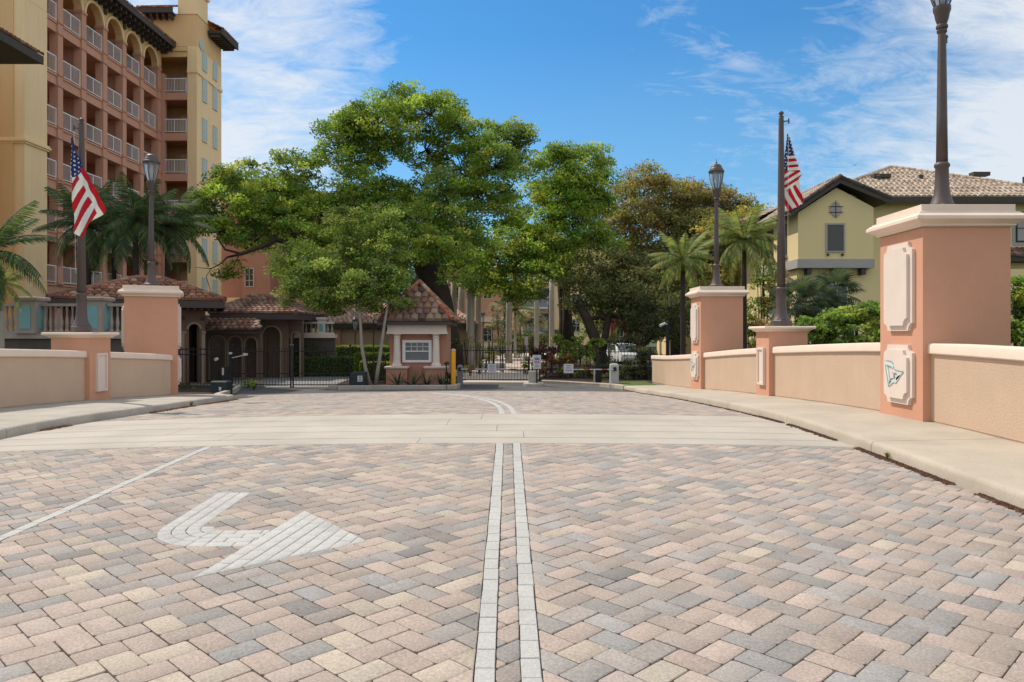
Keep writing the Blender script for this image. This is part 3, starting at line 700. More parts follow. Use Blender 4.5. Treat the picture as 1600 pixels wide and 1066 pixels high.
TANT = [(.43, .34, .26), (.48, .385, .30), (.39, .30, .225), (.44, .35, .275), (.32, .24, .18), (.50, .41, .325)]
REDT = [(.26, .105, .06), (.33, .16, .10), (.20, .09, .06), (.38, .23, .16), (.28, .13, .085), (.16, .08, .055)]
BRNT = [(.20, .115, .085), (.26, .16, .12), (.15, .09, .07), (.30, .20, .15), (.22, .10, .06)]
def tile_slope(e0, e1, t1, t0, tw, tl, pal, mb=None, parent=None, me=None, seg=4, under=True, count=None):
    """barrel tiles over the plane quad eave e0-e1, top t0-t1 (triangles allowed)"""
    e0, e1, t1, t0 = map(Vector, (e0, e1, t1, t0)); U = (e1-e0).normalized(); Nn = U.cross((t0-e0) if (t0-e0).length > .01 else (t1-e0)).normalized()
    if Nn.z < 0: Nn = -Nn
    V = Nn.cross(U);  V = V if V.z > 0 else -V
    q = lambda p: ((p-e0).dot(U), (p-e0).dot(V)); poly = [q(p) for p in (e0, e1, t1, t0)]
    if (t1-t0).length < 1e-3: poly = poly[:3]
    H = max(p[1] for p in poly); um = [p[0] for p in poly]; rows = int(H/tl+.3); th = tw*.30
    for r in range(rows):
        v0 = r*tl; xs_ = []
        for i in range(len(poly)):
            (ua, va), (ub, vb) = poly[i-1], poly[i]; vm = v0+tl*.5
            if (va-vm)*(vb-vm) < 0: xs_.append(ua+(ub-ua)*(vm-va)/(vb-va))
        if len(xs_) < 2: continue
        a, b = min(xs_), max(xs_); n = int((b-a)/tw+.35)
        if n < 1: continue
        off = ((b-a)-n*tw)/2
        for k in range(n):
            uc = a+off+(k+.5)*tw; c = random.choice(pal); kk = random.uniform(.85, 1.15); c = tuple(x*kk for x in c)
            org = e0+U*uc+V*v0+Nn*.02
            if me is not None and (count is None or count[0] > 0):
                M = Matrix((U, V, Nn)).transposed(); ob = inst(me, 'roof_tile', parent, org-parent.location, M.to_euler(), col=c)
                if count: count[0] -= 1
            else:
                mb.col = c; L2 = tl*1.12; P = []
                for (vv, lift) in ((-.02, th*.55), (L2, 0.0)):
                    P.append([org+U*(-math.cos(math.pi*s/seg)*tw*.5)+V*vv+Nn*(math.sin(math.pi*s/seg)*th+lift) for s in range(seg+1)])
                w_ = seg+1
                mb.add(P[0]+P[1]+[org+U*(-tw*.5)+V*-.02, org+U*(tw*.5)+V*-.02], [(i, i+1, w_+i+1, w_+i) for i in range(seg)]+[tuple([2*w_]+list(range(seg+1))+[2*w_+1])])
def ridge(mb, a, b, r, pal, step=.38):
    a, b = Vector(a), Vector(b); n = max(1, int((b-a).length/step))
    for i in range(n):
        c = random.choice(pal); mb.col = c; p, q = a+(b-a)*i/n, a+(b-a)*(i+1.12)/n; mb.tube([p, q], [r*1.12, r*.9], 8)
def arch_wall(mb, x0, x1, z0, z1, openings, fn, d0, d1, n=10):
    """wall panel with arched openings [(xa, xb, spring)], fn(x, z, d)"""
    cur = x0
    for xa, xb, sp in sorted(openings):
        mb.prism([(cur, z0), (xa, z0), (xa, z1), (cur, z1)], fn, d0, d1); r = (xb-xa)/2; cx = (xa+xb)/2
        P = [(cx-r*math.cos(math.pi*i/n), sp+r*math.sin(math.pi*i/n)) for i in range(n+1)]
        for p, q in zip(P, P[1:]): mb.prism([p, q, (q[0], z1), (p[0], z1)], fn, d0, d1)
        cur = xb
    mb.prism([(cur, z0), (x1, z0), (x1, z1), (cur, z1)], fn, d0, d1)
def arch_trim(mb, cx, r, sp, z0, fn, d0, d1, t=.1, n=12):
    P = [(cx-(r)*math.cos(math.pi*i/n), sp+(r)*math.sin(math.pi*i/n)) for i in range(n+1)]; Q = [(cx-(r+t)*math.cos(math.pi*i/n), sp+(r+t)*math.sin(math.pi*i/n)) for i in range(n+1)]
    for i in range(n): mb.prism([P[i], P[i+1], Q[i+1], Q[i]], fn, d0, d1)
    if z0 is not None:
        for s in (-1, 1): mb.prism([(cx+s*r, z0), (cx+s*(r+t), z0), (cx+s*(r+t), sp), (cx+s*r, sp)], fn, d0, d1)
# ================================================================== SEVEN-STOREY BUILDING (left)
TW = thing('apartment_tower', 'seven storey salmon and ochre apartment building with stacked balconies behind the palms', 'building', (-25.95, 44, GZ), 0)
ang = math.atan2(.991, .015); BM = Matrix.Rotation(ang, 4, 'Z'); BM.translation = Vector((0, 0, -GZ))
def B(*a, **k): m = MB(BM.copy()); return m
FL = [17.92, 14.90, 11.90, 8.88, 5.87, 2.87]
EAV = 21.05
A0, A1 = -1.2, 12.9
PC = [.35, 2.75, 5.15, 7.55, 9.95, 12.55]
fnB = lambda x, z, d: (x, d, z)
b = B()
for z in FL: b.box(A0, A1, 0.08, 2.6, z-.55, z-.12)
b.build('floor_slab', M_salm, TW); b = B()
for z in FL: b.box(A0, A1, -.0, .40, z-.60, z-.04)
b.build('edge_beam', M_salm, TW)
for z in FL: m_ = B(); m_.box(A0, A1, -.06, .07, z-.10, z+.0); m_.build('string_course', M_salm, TW)
b = B(); b.box(A0, 15.5, 2.6, 2.9, GZ, EAV+.1); b.box(A0, A1, 2.6-.02, 2.6, GZ, GZ+.1); b.build('rear_gallery_wall', M_salm, TW)
b = B(); b.box(A0-.2, 15.5, 2.92, 12, GZ, EAV+.05); b.build('building_core', M_salm, TW)
for i, a in enumerate(PC):
    b = B(); b.box(a-.24, a+.24, -.10, .42, 2.9, EAV-1.2)
    for z in FL: b.box(a-.28, a+.28, -.15, .46, z-.66, z-.56); b.box(a-.28, a+.28, -.15, .46, z-.02, z+.07)
    b.box(a-.28, a+.28, -.15, .46, 19.45, 19.62)
    b.build('column', M_salm, TW)
    # cross wall seen through the opening
for a in PC[1::2]:
    b = B(); b.box(a-.08, a+.08, .44, 2.58, GZ, EAV-1.3); b.build('cross_wall', M_salm, TW)
# top arcade
b = B(); ops = [(PC[i]+.24, PC[i+1]-.24, 19.62) for i in range(5)]
arch_wall(b, A0, A1, 19.63, EAV+.15, ops+[(A0+.05, PC[0]-.26, 19.62)], fnB, -.06, .38); b.build('top_arcade', M_tan, TW)
for i in range(5):
    b = B(); arch_trim(b, (PC[i]+PC[i+1])/2, .98, 19.62, None, fnB, -.12, -.062, .16); b.build('arch_trim', M_crm, TW)
for a in PC[1:5]:
    MB(BM @ Matrix.Translation((a, -.07, 20.62)) @ Matrix.Rotation(math.pi/2, 4, 'X')).lathe(0, 0, [(.20, -.02), (.20, .06)], 12).build('round_vent', M_fascia, TW)
b = B(); b.box(A0, A1, .38, 2.6, EAV-.1, EAV+.1); b.build('gallery_ceiling', M_tan, TW)
# ground arcade
b = B(); arch_wall(b, A0, A1, GZ, 2.27, [(PC[i]+.24, PC[i+1]-.24, 1.20) for i in range(5)]+[(A0+.1, PC[0]-.26, 1.2)], fnB, -.02, .40, 10); b.build('ground_arcade', M_salm, TW)
# eave with brackets
b = B(); b.box(A0-.3, A1+.4, -1.05, 3, EAV+.16, EAV+.34); b.build('eave_soffit', M_fascia, TW)
b = B(); b.box(A0-.35, A1+.45, -1.12, -1.02, EAV+.10, EAV+.44); b.build('fascia', M_fascia, TW)
a = A0+.2
bm_ = B(); bm_.box(-.07, .07, -.92, -.07, EAV-.14, EAV+.155); bm_.box(-.07, .07, -.55, -.07, EAV-.30, EAV-.14); bme = bm_.mesh('bracket', M_fascia)
while a < A1:
    inst(bme, 'eave_bracket', TW, Vector((BM @ Vector((a, 0, 0)))-BM.translation)); a += .6
# cant tiles along the eave
mb = MB(); T0 = TW.location
def wb(a, d, z): return (TW.matrix_world if False else Matrix.Translation(T0)) @ (BM @ Vector((a, d, z)))
tile_slope(wb(A0, -1.1, EAV+.45), wb(A1+.4, -1.1, EAV+.45), wb(A1+.4, 5, EAV+2.6), wb(A0, 5, EAV+2.6), .3, .42, REDT, mb=mb)
mb.v = [tuple(Vector(v)-T0) for v in mb.v]; tag(mb.build('roof_tiles', M_tile, TW, fix=False), kind='stuff')
# railings: frame, pickets
def rail_mesh(L, z=0):
    m = MB(); m.box(0, L, -.025, .025, 1.0, 1.06); m.box(0, L, -.02, .02, .10, .14); m.box(0, .05, -.025, .025, 0, 1.0); m.box(L-.05, L, -.025, .025, 0, 1.0)
    if L > 1.2: m.box(L/2-.02, L/2+.02, -.02, .02, .14, 1.0)
    n = int(L/.11)
    for i in range(1, n): x = L*i/n; m.add([(x-.013, 0, .14), (x+.013, 0, .14), (x+.013, 0, 1.0), (x-.013, 0, 1.0)], [(0,1,2,3)]); m.add([(x, -.009, .14), (x, .009, .14), (x, .009, 1.0), (x, -.009, 1.0)], [(0,1,2,3)])
    return m.mesh('railing', M_rail)
r1 = rail_mesh(1.92); r0 = rail_mesh(1.2)
rot = (0, 0, ang)
for z in FL:
    for i in range(5):
        p = BM @ Vector((PC[i]+.24, .02, z)); inst(r1, 'railing', TW, p, rot)
    p = BM @ Vector((PC[0]-.24-1.2, .02, z)); inst(r0, 'railing', TW, p, rot)
# doors / windows on the rear wall of the galleries
def window(parent, M, w_, h, mull=1, trans=1, fm=M_frame, gm=M_win, t=.06, name='window', dep=.06):
    f = MB(M)
    f.box(-w_/2, w_/2, -dep, 0, -t, 0); f.box(-w_/2, w_/2, -dep, 0, h, h+t); f.box(-w_/2-t, -w_/2, -dep, 0, -t, h+t); f.box(w_/2, w_/2+t, -dep, 0, -t, h+t)
    for k in range(1, mull+1): x = -w_/2+w_*k/(mull+1); f.box(x-.02, x+.02, -dep+.01, -.012, 0, h)
    for k in range(1, trans+1): z = h*k/(trans+1); f.box(-w_/2, w_/2, -dep+.015, -.012, z-.02, z+.02)
    fo = f.build(name, fm, parent); g = MB(M); g.box(-w_/2, w_/2, -.011, -.001, 0, h); g.build('pane', gm, fo); return fo
for zi, z in enumerate(FL):
    for i in range(5):
        if (i+zi) % 3 != 2: window(TW, BM @ Matrix.Translation(((PC[i]+PC[i+1])/2+.1*((i*7+zi*3) % 3), 2.6, z+(.0 if i % 2 else .75))), 1.0 if i % 2 else .9, 2.1 if i % 2 else 1.25, 1, 1)
# ---- end gallery facing the road and stair tower
G0 = 12.95
for z in FL:
    b = B(); b.box(G0, G0+.35, -1.95, -.10, z-.55, z-.02); b.build('gallery_beam', M_salm, TW)
    b = B(); b.box(G0+.35, G0+2.6, -2.0, 2.5, z-.40, z-.10); b.build('floor_slab', M_salm, TW)
    inst(rail_mesh(1.83) if z == FL[0] else bpy.data.meshes['railing.002'], 'railing', TW, BM @ Vector((G0+.06, -.08, z)), (0, 0, ang-math.pi/2))
    # door and wall lamp on the back wall of each landing
    Md = BM @ Matrix.Translation((G0+2.6, -.85, z-.1)) @ Matrix.Rotation(-math.pi/2, 4, 'Z')
    d_ = MB(Md); d_.box(-.5, .5, -.05, -.001, 0, 2.1); d_.build('landing_door', M_crm, TW)
    d_ = MB(Md); d_.box(.62, .76, -.12, -.001, 1.6, 1.8); d_.build('wall_lamp', M_fascia, TW)
b = B(); b.box(G0-.1, G0+.38, -.26, .42, GZ, 19.3); b.build('column', M_salm, TW)
b = B(); b.box(G0, G0+.35, -1.95, 2.0, 20.55, 21.3); b.build('gallery_head', M_tan, TW)
b = B(); b.box(G0+2.6, G0+2.9, -2.0, 3, GZ, 21.3); b.build('landing_rear_wall', M_tan, TW)
b = B(); b.box(G0, G0+.3, -1.95, -.1, GZ, 2.3); b.build('gallery_base', M_tan, TW)
b = B(); b.box(G0-.1, G0+2.9, -2.0, 3, 20.95, 21.2); b.build('gallery_roof', M_tan, TW)
# tower: front strip, side with windows, wide head
b = B(); b.box(G0, G0+4.7, -2.68, -1.98, GZ, 21.32); b.build('tower_shaft', M_crm, TW)
b = B(); b.box(G0+.01, G0+4.69, -2.67, .55, 21.325, 23.75); b.build('tower_head', M_tan, TW)
b = B(); b.box(G0-.05, G0+1.9, -2.72, -1.3, 23.7, 25.4); b.build('tower_chimney', M_crm, TW)
b = B(); b.box(G0-.15, G0+2.0, -2.85, -1.2, 25.4, 25.7); b.build('chimney_cap', M_crm, TW)
b = B(); b.box(G0-.8, G0+5.3, -1.1, 1.5, 23.55, 23.72); b.box(G0+1.95, G0+5.3, -3.7, -1.1, 23.05, 23.25); b.build('tower_soffit', M_fascia, TW)
b = B(); b.box(G0-.85, G0-.76, -1.25, 1.5, 23.50, 23.90); b.build('tower_fascia', M_fascia, TW); b = B(); b.box(G0+1.95, G0+5.35, -3.82, -3.72, 22.98, 23.42); b.build('tower_fascia', M_fascia, TW)
for k in range(6):
    m_ = B(); m_.box(G0-.72, G0-.02, -1.0+k*.45, -.88+k*.45, 23.25, 23.54); m_.build('eave_bracket', M_fascia, TW)
for k in range(8):
    m_ = B(); a = G0+2.1+k*.4; m_.box(a, a+.12, -3.6, -2.70, 22.8, 23.04); m_.build('eave_bracket', M_fascia, TW)
mb = MB()
tile_slope(wb(G0-.85, 1.5, 23.85), wb(G0-.85, -1.28, 23.85), wb(G0+2, -1.28, 25.1), wb(G0+2, .3, 25.1), .3, .42, REDT, mb=mb)
tile_slope(wb(G0+1.95, -3.8, 23.4), wb(G0+5.3, -3.8, 23.4), wb(G0+5.3, -2, 24.3), wb(G0+1.95, -2, 24.3), .3, .42, REDT, mb=mb)
mb.v = [tuple(Vector(v)-T0) for v in mb.v]; tag(mb.build('tower_roof_tiles', M_tile, TW, fix=False), kind='stuff')
b = B(); b.box(G0-.05, G0+4.75, -2.76, -2.682, 19.35, 19.6); b.box(G0-.08, G0-.002, -2.72, -1.98, 19.35, 19.6); b.build('cornice', M_crm, TW)
Rm = lambda a, z: BM @ Matrix.Translation((a, -2.68, z))
for z in FL[:]:
    for a, dz in ((G0+1.35, .35), (G0+3.35, .35)):
        m_ = MB(Rm(a, z-1.6+dz+.9)); m_.box(-.42, .42, -.07, -.001, 0, 1.75); sh = m_.build('shutter', M_shut, TW)
        m_ = MB(Rm(a, z-1.6+dz+.9)); [m_.box(-.44, .44, -.09, -.071, q, q+.05) for q in (0, .85, 1.70)]; m_.box(-.02, .02, -.09, -.071, 0, 1.7); m_.build('shutter_bar', M_frame, sh)
for a in (G0+1.35, G0+3.35):
    m_ = MB(Rm(a, 19.9)); P = [(-.42, 0), (.42, 0)]+[(.42*math.cos(t*math.pi/8), 1.1+.42*math.sin(t*math.pi/8)) for t in range(9)]
    m_.prism(P, lambda u, v, d: (u, -d, v), .001, .07); m_.build('arched_shutter', M_shut, TW)
MB(Rm(G0+.85, 21.7) @ Matrix.Rotation(math.pi/2, 4, 'X')).lathe(0, 0, [(.42, .001), (.42, .05), (.30, .06)], 16).build('roundel', M_shut, TW)
# ---- near corner tower at the left edge of the view
b = B(); b.box(-3.15, A0-.0, -.28, 2.0, GZ, 27); b.build('corner_tower', M_crm, TW)
b = B(); b.box(-3.22, -3.152, 0.30, 1.2, GZ, 27); b.build('recessed_panel', M_tan, TW)
b = B(); b.box(-3.45, -3.0, 1.25, 5, GZ, 27); b.build('corner_wall', M_tan, TW)
b = B()
for o, z0, z1 in ((.08, 10.15, 10.25), (.16, 10.25, 10.36), (.10, 10.36, 10.46)): b.box(-3.15-o, A0+o, -.28-o, 2, z0, z1)
b.build('cornice', M_crm, TW)
for z in (2.87, 5.87, 14.9, 17.9, 20.5): m_ = B(); m_.box(-3.16, A0+.01, -.288, -.279, z, z+.02); m_.build('score_line', M_tan, TW)
LW = thing('side_roof', 'dark eave corner of a tiled roof poking in at the upper left edge of the view', 'roof', px(-30, 75, 36))
m_ = MB(); m_.box(-29, -23.1, 34, 38, 13.35, 13.55); m_.build('soffit', M_fascia, LW, world=True)
m_ = MB(); m_.box(-29.1, -23.0, 33.9, 34.0, 13.32, 13.72); m_.box(-23.08, -22.98, 34.002, 38, 13.32, 13.72); m_.build('fascia', M_fascia, LW, world=True)
mb = MB(); tile_slope((-29, 33.9, 13.75), (-23, 33.9, 13.75), (-25, 36, 14.7), (-29, 36, 14.7), .3, .4, REDT, mb=mb); tile_slope((-23, 33.9, 13.75), (-23, 38, 13.75), (-25, 38, 14.7), (-25, 36, 14.7), .3, .4, REDT, mb=mb)
tag(mb.build('roof_tiles', M_tile, LW, fix=False, world=True), kind='stuff')
m_ = MB(); m_.box(-29, -25.2, 34.5, 38, GZ, 13.34); m_.build('wing_wall', M_crm, LW, world=True)
# ================================================================== HOUSES AND HALLS BEHIND
def hip(root, x0, x1, y0, y1, ez, rx0, rx1, ry, rz, pal, tw=.3, tl=.42, fas=.28, ridges=True):
    o = root.location; m_ = MB(); m_.box(x0+.05, x1-.05, y0+.05, y1-.05, ez-.12, ez-.02); m_.build('soffit', M_fascia, root, world=True)
    m_ = MB(); m_.box(x0, x1, y0, y0+.06, ez-fas, ez); m_.box(x0, x1, y1-.06, y1, ez-fas, ez); m_.box(x0, x0+.06, y0+.06, y1-.06, ez-fas, ez); m_.box(x1-.06, x1, y0+.06, y1-.06, ez-fas, ez); m_.build('fascia', M_fascia, root, world=True)
    deck = MB(); A_, B_, C_, D_ = (x0, y0, ez), (x1, y0, ez), (x1, y1, ez), (x0, y1, ez); R0, R1 = (rx0, ry, rz), (rx1, ry, rz)
    deck.add([A_, B_, C_, D_, R0, R1], [(0, 1, 5, 4), (1, 2, 5), (2, 3, 4, 5), (3, 0, 4)]); deck.build('roof_deck', M_fascia, root, world=True)
    mb = MB(); tile_slope(A_, B_, R1, R0, tw, tl, pal, mb=mb); tile_slope(B_, C_, R1, R1, tw, tl, pal, mb=mb); tile_slope(C_, D_, R0, R1, tw, tl, pal, mb=mb); tile_slope(D_, A_, R0, R0, tw, tl, pal, mb=mb)
    if ridges:
        for a, b_ in ((A_, R0), (B_, R1), (C_, R1), (D_, R0), (R0, R1)):
            if (Vector(a)-Vector(b_)).length > .1: ridge(mb, Vector(a)+Vector((0, 0, .06)), Vector(b_)+Vector((0, 0, .06)), .11, pal)
    tag(mb.build('roof_tiles', M_tile, root, fix=False, world=True), kind='stuff')
# salmon block
SB = thing('apartment_block', 'plain salmon apartment block with small windows beyond the ochre stair tower, half behind the oak', 'building', (-26, 75, GZ))
m_ = MB(); m_.box(-28.6, -23.0, 75, 84, GZ, 15); M_salb = mat('brownish salmon stucco', (.44, .225, .16), .92, .06, .3); m_.build('wall', M_salb, SB, world=True)
m_ = MB(); m_.box(-25.7, -23.0, 74.2, 75, GZ, 15); m_.build('bay', M_salb, SB, world=True)
m_ = MB(); m_.box(-23.0, -14, 76, 84, GZ, 14); m_.build('rear_wing', M_salb, SB, world=True)
m_ = MB(); m_.box(-28.8, -14, 73.9, 74.2, 3.1, 3.5); m_.build('base_band', M_crm, SB, world=True)
m_ = MB(); m_.box(-28.7, -14.1, 74.0, 74.6, GZ, 3.1); m_.build('base_wall', M_tan, SB, world=True)
for x in (-25.0, ):
    for z in (4.6, 8.0, 11.4): window(SB, Matrix.Translation(Vector((x, 74.19, z))-SB.location), .75, 1.7, 1, 2)
for x in (-21.5, -18.5):
    for z in (4.6, 8.0, 11.4): window(SB, Matrix.Translation(Vector((x, 75.99, z))-SB.location), .9, 1.7, 1, 2)
# tan hall with hipped roof
TH = thing('tan_hall', 'low tan hall with a pink tiled hip roof behind the hedges and slim trees', 'building', (-8.4, 48, GZ))
m_ = MB(); m_.box(-11.4, -2.5, 47, 55, GZ, .55); m_.build('wall', mat('tan wall', (.55, .40, .25), .9, .06, .8), TH, world=True)
m_ = MB(); m_.box(-11.5, -10.2, 46.7, 47, GZ, .5); m_.build('pilaster', M_salm, TH, world=True)
m_ = MB(); arch_wall(m_, -6.9, -5.7, GZ, .1, [], lambda x, z, d: (x, d, z), 46.9, 47); 
m_ = MB(); P = [(-.5, -1.8), (.5, -1.8)]+[(.5*math.cos(t*math.pi/8), -.1+.5*math.sin(t*math.pi/8)) for t in range(9)]; m_.prism([(x-6.1, z+GZ+2.1) for x, z in P], lambda u, v, d: (u, 47-d, v), .001, .06); m_.build('arched_panel', M_cope, TH, world=True)
hip(TH, -12.0, -2.0, 46.2, 56, .62, -9.4, -4.5, 51, 2.15, [(.50, .33, .25), (.56, .40, .31), (.44, .27, .20)])
for k in range(16):
    m_ = MB(); x = -11.6+k*.6; m_.box(x, x+.12, 46.3, 46.95, .30, .49); m_.build('eave_bracket', M_fascia, TH, world=True)
# far salmon house and far yellow house behind the gates
def block(name, label, x0, x1, y, y1, z1, m, wins, zoff=0, roof=True):
    r = thing(name, label, 'building', ((x0+x1)/2, y, GZ)); q = MB(); q.box(x0, x1, y, y1, GZ, z1); q.build('wall', m, r, world=True)
    for (wx, wz, ww, wh, mu, tr) in wins: window(r, Matrix.Translation(Vector((wx, y-.005, wz))-r.location), ww, wh, mu, tr)
    if roof: hip(r, x0-.6, x1+.6, y-.6, y1+.6, z1+.05, x0+(y1-y)/2, x1-(y1-y)/2, (y+y1)/2, z1+2.2, TANT, .45, .6)
    return r
fs = block('salmon_house', 'far salmon building with pale bands seen between the royal palm trunks', -7.4, -.6, 90, 98, 7.5, M_salm, [(-6.2, 4.2, .9, 1.5, 1, 1), (-4.2, 4.2, .9, 1.5, 1, 1), (-2.4, 4.2, .9, 1.5, 1, 1), (-6.2, -.9, .9, 1.6, 1, 1), (-4.2, -.9, .9, 1.6, 1, 1), (-2.4, -.9, .9, 1.6, 1, 1)])
q = MB(); q.box(-7.5, -.5, 89.7, 89.99, 1.4, 2.0); q.build('pale_band', M_cope, fs, world=True); q = MB(); q.box(-7.5, -.5, 89.7, 89.99, 5.9, 6.4); q.build('pale_band', M_cope, fs, world=True)
q = MB(); q.box(-7.5, -.5, 89.6, 89.98, GZ, -1.0); q.build('plinth', M_cope, fs, world=True)
fy = block('yellow_apartments', 'far three storey yellow apartment building with a grey balcony stack between the trunks', 4.0, 16, 105, 115, 10.5, M_crm, [(x, z, .95, 1.8, 1, 1) for x in (7.6, 9.3, 11.2, 13.2) for z in (.2, 3.6, 7.0)])
q = MB(); q.box(.6, 3.98, 104.5, 112, GZ, 10.5); q.build('salmon_bay', M_salm, fy, world=True)
for z in (.0, 3.4, 6.8):
    q = MB(); q.box(1.5, 6.0, 103.6, 104.4, z, z+.25); q.build('balcony_floor', M_frame, fy, world=True)
    q = MB(); q.box(1.5, 6.0, 103.6, 103.68, z+.26, z+1.25); q.build('balcony_panel', mat('blue grey panel', (.24, .27, .32), .8, .05, 2), fy, world=True)
    q = MB(); q.box(1.7, 5.8, 104.42, 104.49, z+.3, z+2.8); q.build('balcony_glass', M_win, fy, world=True)
ry = block('yellow_outbuilding', 'small yellow wall of a building between dark trees beyond the right wall end', 12.0, 16.8, 58, 62, 1.2, M_crm, [(13.1, -.9, .5, 1.4, 0, 1)], roof=False)
rb = block('brick_red_outbuilding', 'dim red brown building wall in the shade behind the dark bushes', 8.8, 11.8, 66, 70, 1.6, mat('brick red wall', (.25, .10, .07), .9, .1, 1), [(9.6, -.9, .6, 1.3, 1, 1)], roof=False)
# ================================================================== YELLOW HOUSE (right)
M_yel = mat('yellow house stucco', (.74, .60, .32), .92, .05, .5, .3, 14, streak=.015)
M_trimg = mat('grey beige trim', (.38, .36, .34), .8, .05, 2)
YH = thing('yellow_house', 'large yellow stucco house with tan tiled roofs behind the right wall', 'house', (17, 40, GZ))
def hb(name, m, *boxes):
    q = MB(); [q.box(*bx) for bx in boxes]; return q.build(name, m, YH, world=True)
# projecting gable bay: front face at y = 40
gx0, gx1, gy = 15.1, 19.03, 40.0
q = MB(); q.prism([(gx0, 3.62), (gx1, 3.62), (gx1, 6.60), ((gx0+gx1)/2+.04, 7.62), (gx0, 6.32)], lambda u, v, d: (u, d, v), gy, 45.8); q.build('gable_bay', M_yel, YH, world=True)
hb('bay_sill_band', M_trimg, (gx0-.06, gx1+.04, gy-.06, 45.8, 3.44, 3.90))
hb('lower_wall', M_yel, (gx0+.15, gx1+9, gy+.55, 47, GZ, 3.43))
hb('main_wall', M_yel, (gx1+.02, 33.0, 41.6, 52, GZ, 7.25))
hb('left_wing_wall', M_yel, (gx0+.75, gx1, 45.82, 54, GZ, 6.4))
for x in (gx0+.5, (gx0+gx1)/2-.1, gx1-.6):
    hb('corbel', M_fascia, (x, x+.22, gy+.02, gy+.50, 3.10, 3.43))
    for _ in ():
        pass
# gable verge boards + tiles
ap = (17.13, 8.0); el = (14.55, 6.27); er = (19.75, 6.92)
def verge(a, b_, name='verge_board'):
    q = MB(); d = Vector((b_[0]-a[0], 0, b_[1]-a[1])).normalized(); n_ = Vector((-d.z, 0, d.x)); n_ = n_ if n_.z > 0 else -n_
    q.prism([(a[0], a[1]-.22), (b_[0], b_[1]-.22), (b_[0], b_[1]+.05), (a[0], a[1]+.05)], lambda u, v, dd: (u, dd, v), gy-.42, gy-.30); q.build(name, M_fascia, YH, world=True)
    q = MB(); q.prism([(a[0], a[1]-.10), (b_[0], b_[1]-.10), (b_[0], b_[1]+.02), (a[0], a[1]+.02)], lambda u, v, dd: (u, dd, v), gy-.295, 47); q.build('gable_roof_deck', M_fascia, YH, world=True)
    mb = MB(); ridge(mb, (a[0], gy-.36, a[1]+.10), (b_[0], gy-.36, b_[1]+.10), .12, [(.06, .05, .047), (.09, .07, .06)], .4); tag(mb.build('verge_tiles', M_tile, YH, world=True), kind='stuff')
verge(el, ap); verge(ap, er)
mb = MB()
tile_slope((el[0], 47, el[1]+.05), (el[0], gy-.4, el[1]+.05), (ap[0], gy-.4, ap[1]+.05), (ap[0], 47, ap[1]+.05), .3, .42, TANT, mb=mb)
tile_slope((er[0], gy-.4, er[1]+.05), (er[0], 47, er[1]+.05), (ap[0], 47, ap[1]+.05), (ap[0], gy-.4, ap[1]+.05), .3, .42, TANT, mb=mb)
ridge(mb, (ap[0], gy-.4, ap[1]+.12), (ap[0], 48, ap[1]+.12), .13, TANT)
tag(mb.build('gable_roof_tiles', M_tile, YH, fix=False, world=True), kind='stuff')
# vent ornament
Mv = Matrix.Translation(Vector((17.05, gy-.0, 6.48))-YH.location)
q = MB(Mv); q.box(-.20, .20, -.05, -.001, -.30, .30); vn = q.build('gable_vent', M_trimg, YH)
q = MB(Mv); q.box(-.12, .12, -.05, -.001, .30, .38); q.box(-.12, .12, -.05, -.001, -.38, -.30); q.box(-.30, -.20, -.05, -.001, -.14, .14); q.box(.20, .30, -.05, -.001, -.14, .14); q.build('vent_lobe', M_trimg, vn)
q = MB(Mv); q.tube([(-.01, -.07, -.46), (-.01, -.07, .46)], .018, 6); q.tube([(-.38, -.07, .15), (.38, -.07, .15)], .018, 6); q.tube([(-.38, -.07, -.15), (.38, -.07, -.15)], .018, 6); q.build('vent_bar', M_fascia, vn)
# shuttered window
Mw = Matrix.Translation(Vector((17.03, gy-.0, 4.32))-YH.location)
q = MB(Mw); q.box(-.50, -.42, -.06, 0, -.08, 1.45); q.box(.42, .50, -.06, 0, -.08, 1.45); q.box(-.42, .42, -.06, 0, 1.36, 1.45); q.box(-.42, .42, -.06, 0, -.08, -.0); wf = q.build('window', M_trimg, YH)
for k in range(13):
    q = MB(Mw); z = .005+k*.104; q.add([(-.42, -.045, z), (.42, -.045, z), (.42, -.012, z+.10), (-.42, -.012, z+.10)], [(0,1,2,3)]); q.box(-.42, .42, -.011, -.002, z, z+.1); q.build('shutter_slat', mat('grey green slat', (.12, .12, .11), .7, .05, 3), wf, fix=False)
for s in (-.4, .36):
    q = MB(Mw); q.box(s-.05, s+.05, -.12, -.0, -.25, -.14); q.build('window_corbel', M_fascia, YH)
# side windows (face towards the road)
for yy, zz0, hh in ((42.1, 4.35, 1.55), (44.2, 4.35, 1.55), (42.1, 1.2, 1.5), (44.2, 1.2, 1.5)):
    xx = gx0 if zz0 > 3 else gx0+.15
    M = Matrix.Translation(Vector((xx, yy, zz0))-YH.location) @ Matrix.Rotation(-math.pi/2, 4, 'Z'); window(YH, M, .85, hh, 0, 1, mat('brown frame', (.11, .08, .06), .6, 0), t=.07); 
    q = MB(M); q.box(-.6, .6, -.12, 0, -.24, -.08); q.build('window_sill', M_trimg, YH)
window(YH, Matrix.Translation(Vector((17.35, gy+.545, 1.35))-YH.location), 1.0, 1.25, 1, 0, M_frame); window(YH, Matrix.Translation(Vector((17.7, gy+.545, -.85))-YH.location), 1.1, 1.5, 0, 1, M_frame)
